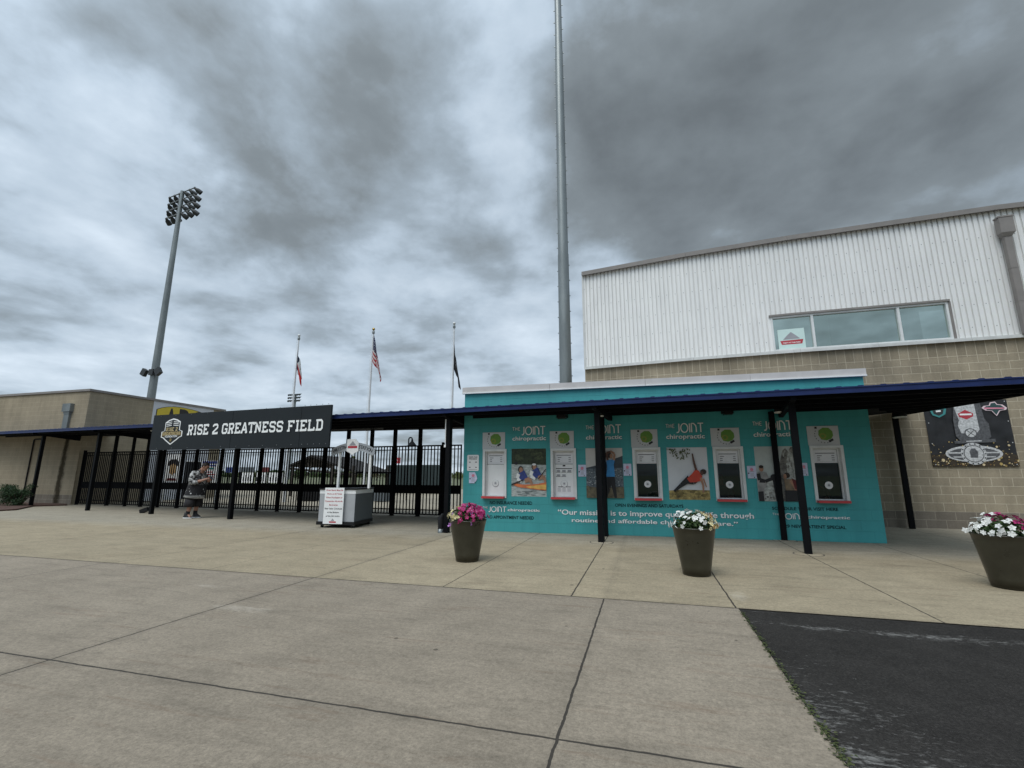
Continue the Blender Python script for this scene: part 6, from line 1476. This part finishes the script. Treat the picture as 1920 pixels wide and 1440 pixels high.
def jersey_mat():
    m = bpy.data.materials.new('patterned_jersey'); m.use_nodes = True; T = NT(m.node_tree)
    P = T.n('ShaderNodeTexCoord').outputs['Object']; z = T.n('ShaderNodeSeparateXYZ', {0: P}).outputs[2]
    v = T.n('ShaderNodeTexVoronoi', {'Vector': P, 'Scale': 13, 'Randomness': 1}); n_ = T.noise(P, 5.5, 4, .6, .8)
    up_ = T.map(z, .98, 1.10); hem = T.math('LESS_THAN', z, .675)
    dots = T.math('MULTIPLY', T.math('LESS_THAN', v.outputs['Distance'], .28), T.math('GREATER_THAN', T.noise(P, 5, 2), .52))
    low = T.mix(dots, (.010, .010, .012), (.50, .50, .50)); hi = T.ramp(n_, [(.40, (.010, .010, .012)), (.47, (.06, .06, .06)), (.50, (.48, .48, .46)), (.57, (.40, .40, .39)), (.60, (.015, .015, .015))])
    c = T.mix(up_, low, hi); c = T.mix(hem, c, T.ramp(n_, [(.4, (.55, .55, .54)), (.6, (.25, .25, .25))]))
    b = T.n('ShaderNodeBsdfPrincipled', {'Base Color': c, 'Roughness': .85}); T.n('ShaderNodeOutputMaterial', {0: b.outputs[0]}); return m
MJ = jersey_mat(); mb = MB()
loft(mb, [((-.06, 0, .61), .300, .245, -.10), ((-.045, 0, .70), .280, .240, -.06), ((-.01, 0, .88), .265, .240, -.03), ((.01, 0, 1.02), .245, .235, 0), ((0, 0, 1.16), .210, .230, .02), ((-.015, 0, 1.28), .170, .225, .06), ((.0, 0, 1.37), .125, .19, .12), ((.03, 0, 1.415), .105, .13, .2), ((.06, 0, 1.445), .075, .078, .28)], MJ, 26)
for sy in (-1, 1):
    mb.tube([(.0, sy*.10, 1.375), (-.01, sy*.17, 1.345), (-.005, sy*.225, 1.26), (.01, sy*.255, 1.14), (.045, sy*.26, 1.065), (.12, sy*.235, 1.055), (.19, sy*.20, 1.08)], [.055, .082, .090, .086, .084, .076, .068], MJ, 14)
mb.build('jersey', pn)
for q in ((-.06, .12), (-.09, -.12)):
    mb = MB(); mb.tube([(q[0]-.005, q[1], .10), (q[0], q[1], .16), (q[0]+.004, q[1], .215)], [.052, .054, .058], M_shorts, 12); mb.build('sock', pn)
mb = MB()
loft(mb, [((-.04, 0, .74), .20, .19, 0), ((-.05, 0, .66), .22, .215, 0), ((-.05, 0, .56), .225, .235, 0)], M_shorts, 20)
for sy, dx in ((1, 0), (-1, -.03)): loft(mb, [((-.05+dx*.3, sy*.10, .62), .15, .12, 0), ((-.05+dx, sy*.125, .45), .15, .13, 0), ((-.05+dx, sy*.125, .335), .155, .135, 0)], M_shorts, 16)
mb.build('shorts', pn)
for sy, dx, dy in ((1, .02, .0), (-1, -.055, -.0)):
    mb = MB()
    loft(mb, [((-.03+dx, sy*.125, .02), .145, .052, 0), ((-.03+dx, sy*.125, .055), .140, .052, 0), ((-.05+dx, sy*.125, .085), .105, .050, 0), ((-.075+dx, sy*.125, .125), .062, .052, 0), ((-.08+dx, sy*.125, .17), .054, .054, 0)], M_shoe, 16)
    s_ = mb.build('shoe', pn); mb = MB(); loft(mb, [((-.03+dx, sy*.125, .002), .148, .055, 0), ((-.03+dx, sy*.125, .028), .150, .056, 0)], M_white, 16); mb.build('sole', s_)
mb = MB(); mb.box(-.04, -.005, -.075, .04, .005, .075, M_black); mb.box(-.035, -.0065, -.068, .035, -.005, .068, mat('phone_screen', (.05, .06, .08), .1))
hw = pn.matrix_basis @ Vector((.435, .01, 1.20)); o = mb.build('phone', loc=hw); o.rotation_euler = (R(-55), 0, R(80)); tag(o, 'small black phone held in the hands of the person in the jersey', 'phone')

# sellers behind the two dark windows on the right
def seller(i, label, shirt):
    a, b = WIN[i]; p = FT.w((a+b)/2-.09, .62, 0)
    o = empty('person', label, 'person', loc=p, rz=FT.a-math.pi/2)
    n_ = [((0, 0, .62), .14), ((0, 0, .86), .15), ((0, 0, 1.04), .12), ((.01, 0, 1.11), .05), ((.03, 0, 1.19), .075), ((.03, 0, 1.26), .072), ((0, .17, 1.02), .055), ((.05, .22, .84), .045), ((.26, .12, .84), .035), ((.33, .08, .85), .024), ((0, -.17, 1.02), .055), ((.05, -.22, .84), .045), ((.26, -.12, .84), .035), ((.33, -.08, .85), .024)]
    me = skin_body(n_, [(0, 1), (1, 2), (2, 3), (3, 4), (4, 5), (2, 6), (6, 7), (7, 8), (8, 9), (2, 10), (10, 11), (11, 12), (12, 13)]); me.materials.append(M_skin); me.name = 'body'
    q = bpy.data.objects.new('body', me); COL.objects.link(q); q.parent = o
    mb = MB(); loft(mb, [((0, 0, .55), .17, .20, 0), ((0, 0, .85), .175, .21, 0), ((0, 0, 1.0), .14, .20, 0), ((.0, 0, 1.09), .08, .10, 0)], shirt, 18)
    for sy in (-1, 1): mb.tube([(0, sy*.17, 1.03), (.02, sy*.21, .93), (.05, sy*.23, .84)], [.065, .07, .062], shirt, 10)
    mb.build('shirt', o); mb = MB(); mb.ball((.012, 0, 1.255), .088, M_hair, 12, (.9, .9, 1)); mb.build('hair', o)
seller(3, 'ticket seller dimly seen in the dark window right of the yoga poster', mat('dark_shirt', (.05, .06, .09), .8))
seller(4, 'ticket seller dimly seen in the dark window at the right end', mat('dark_blue_shirt', (.06, .07, .10), .8))
bpy.context.view_layer.update()
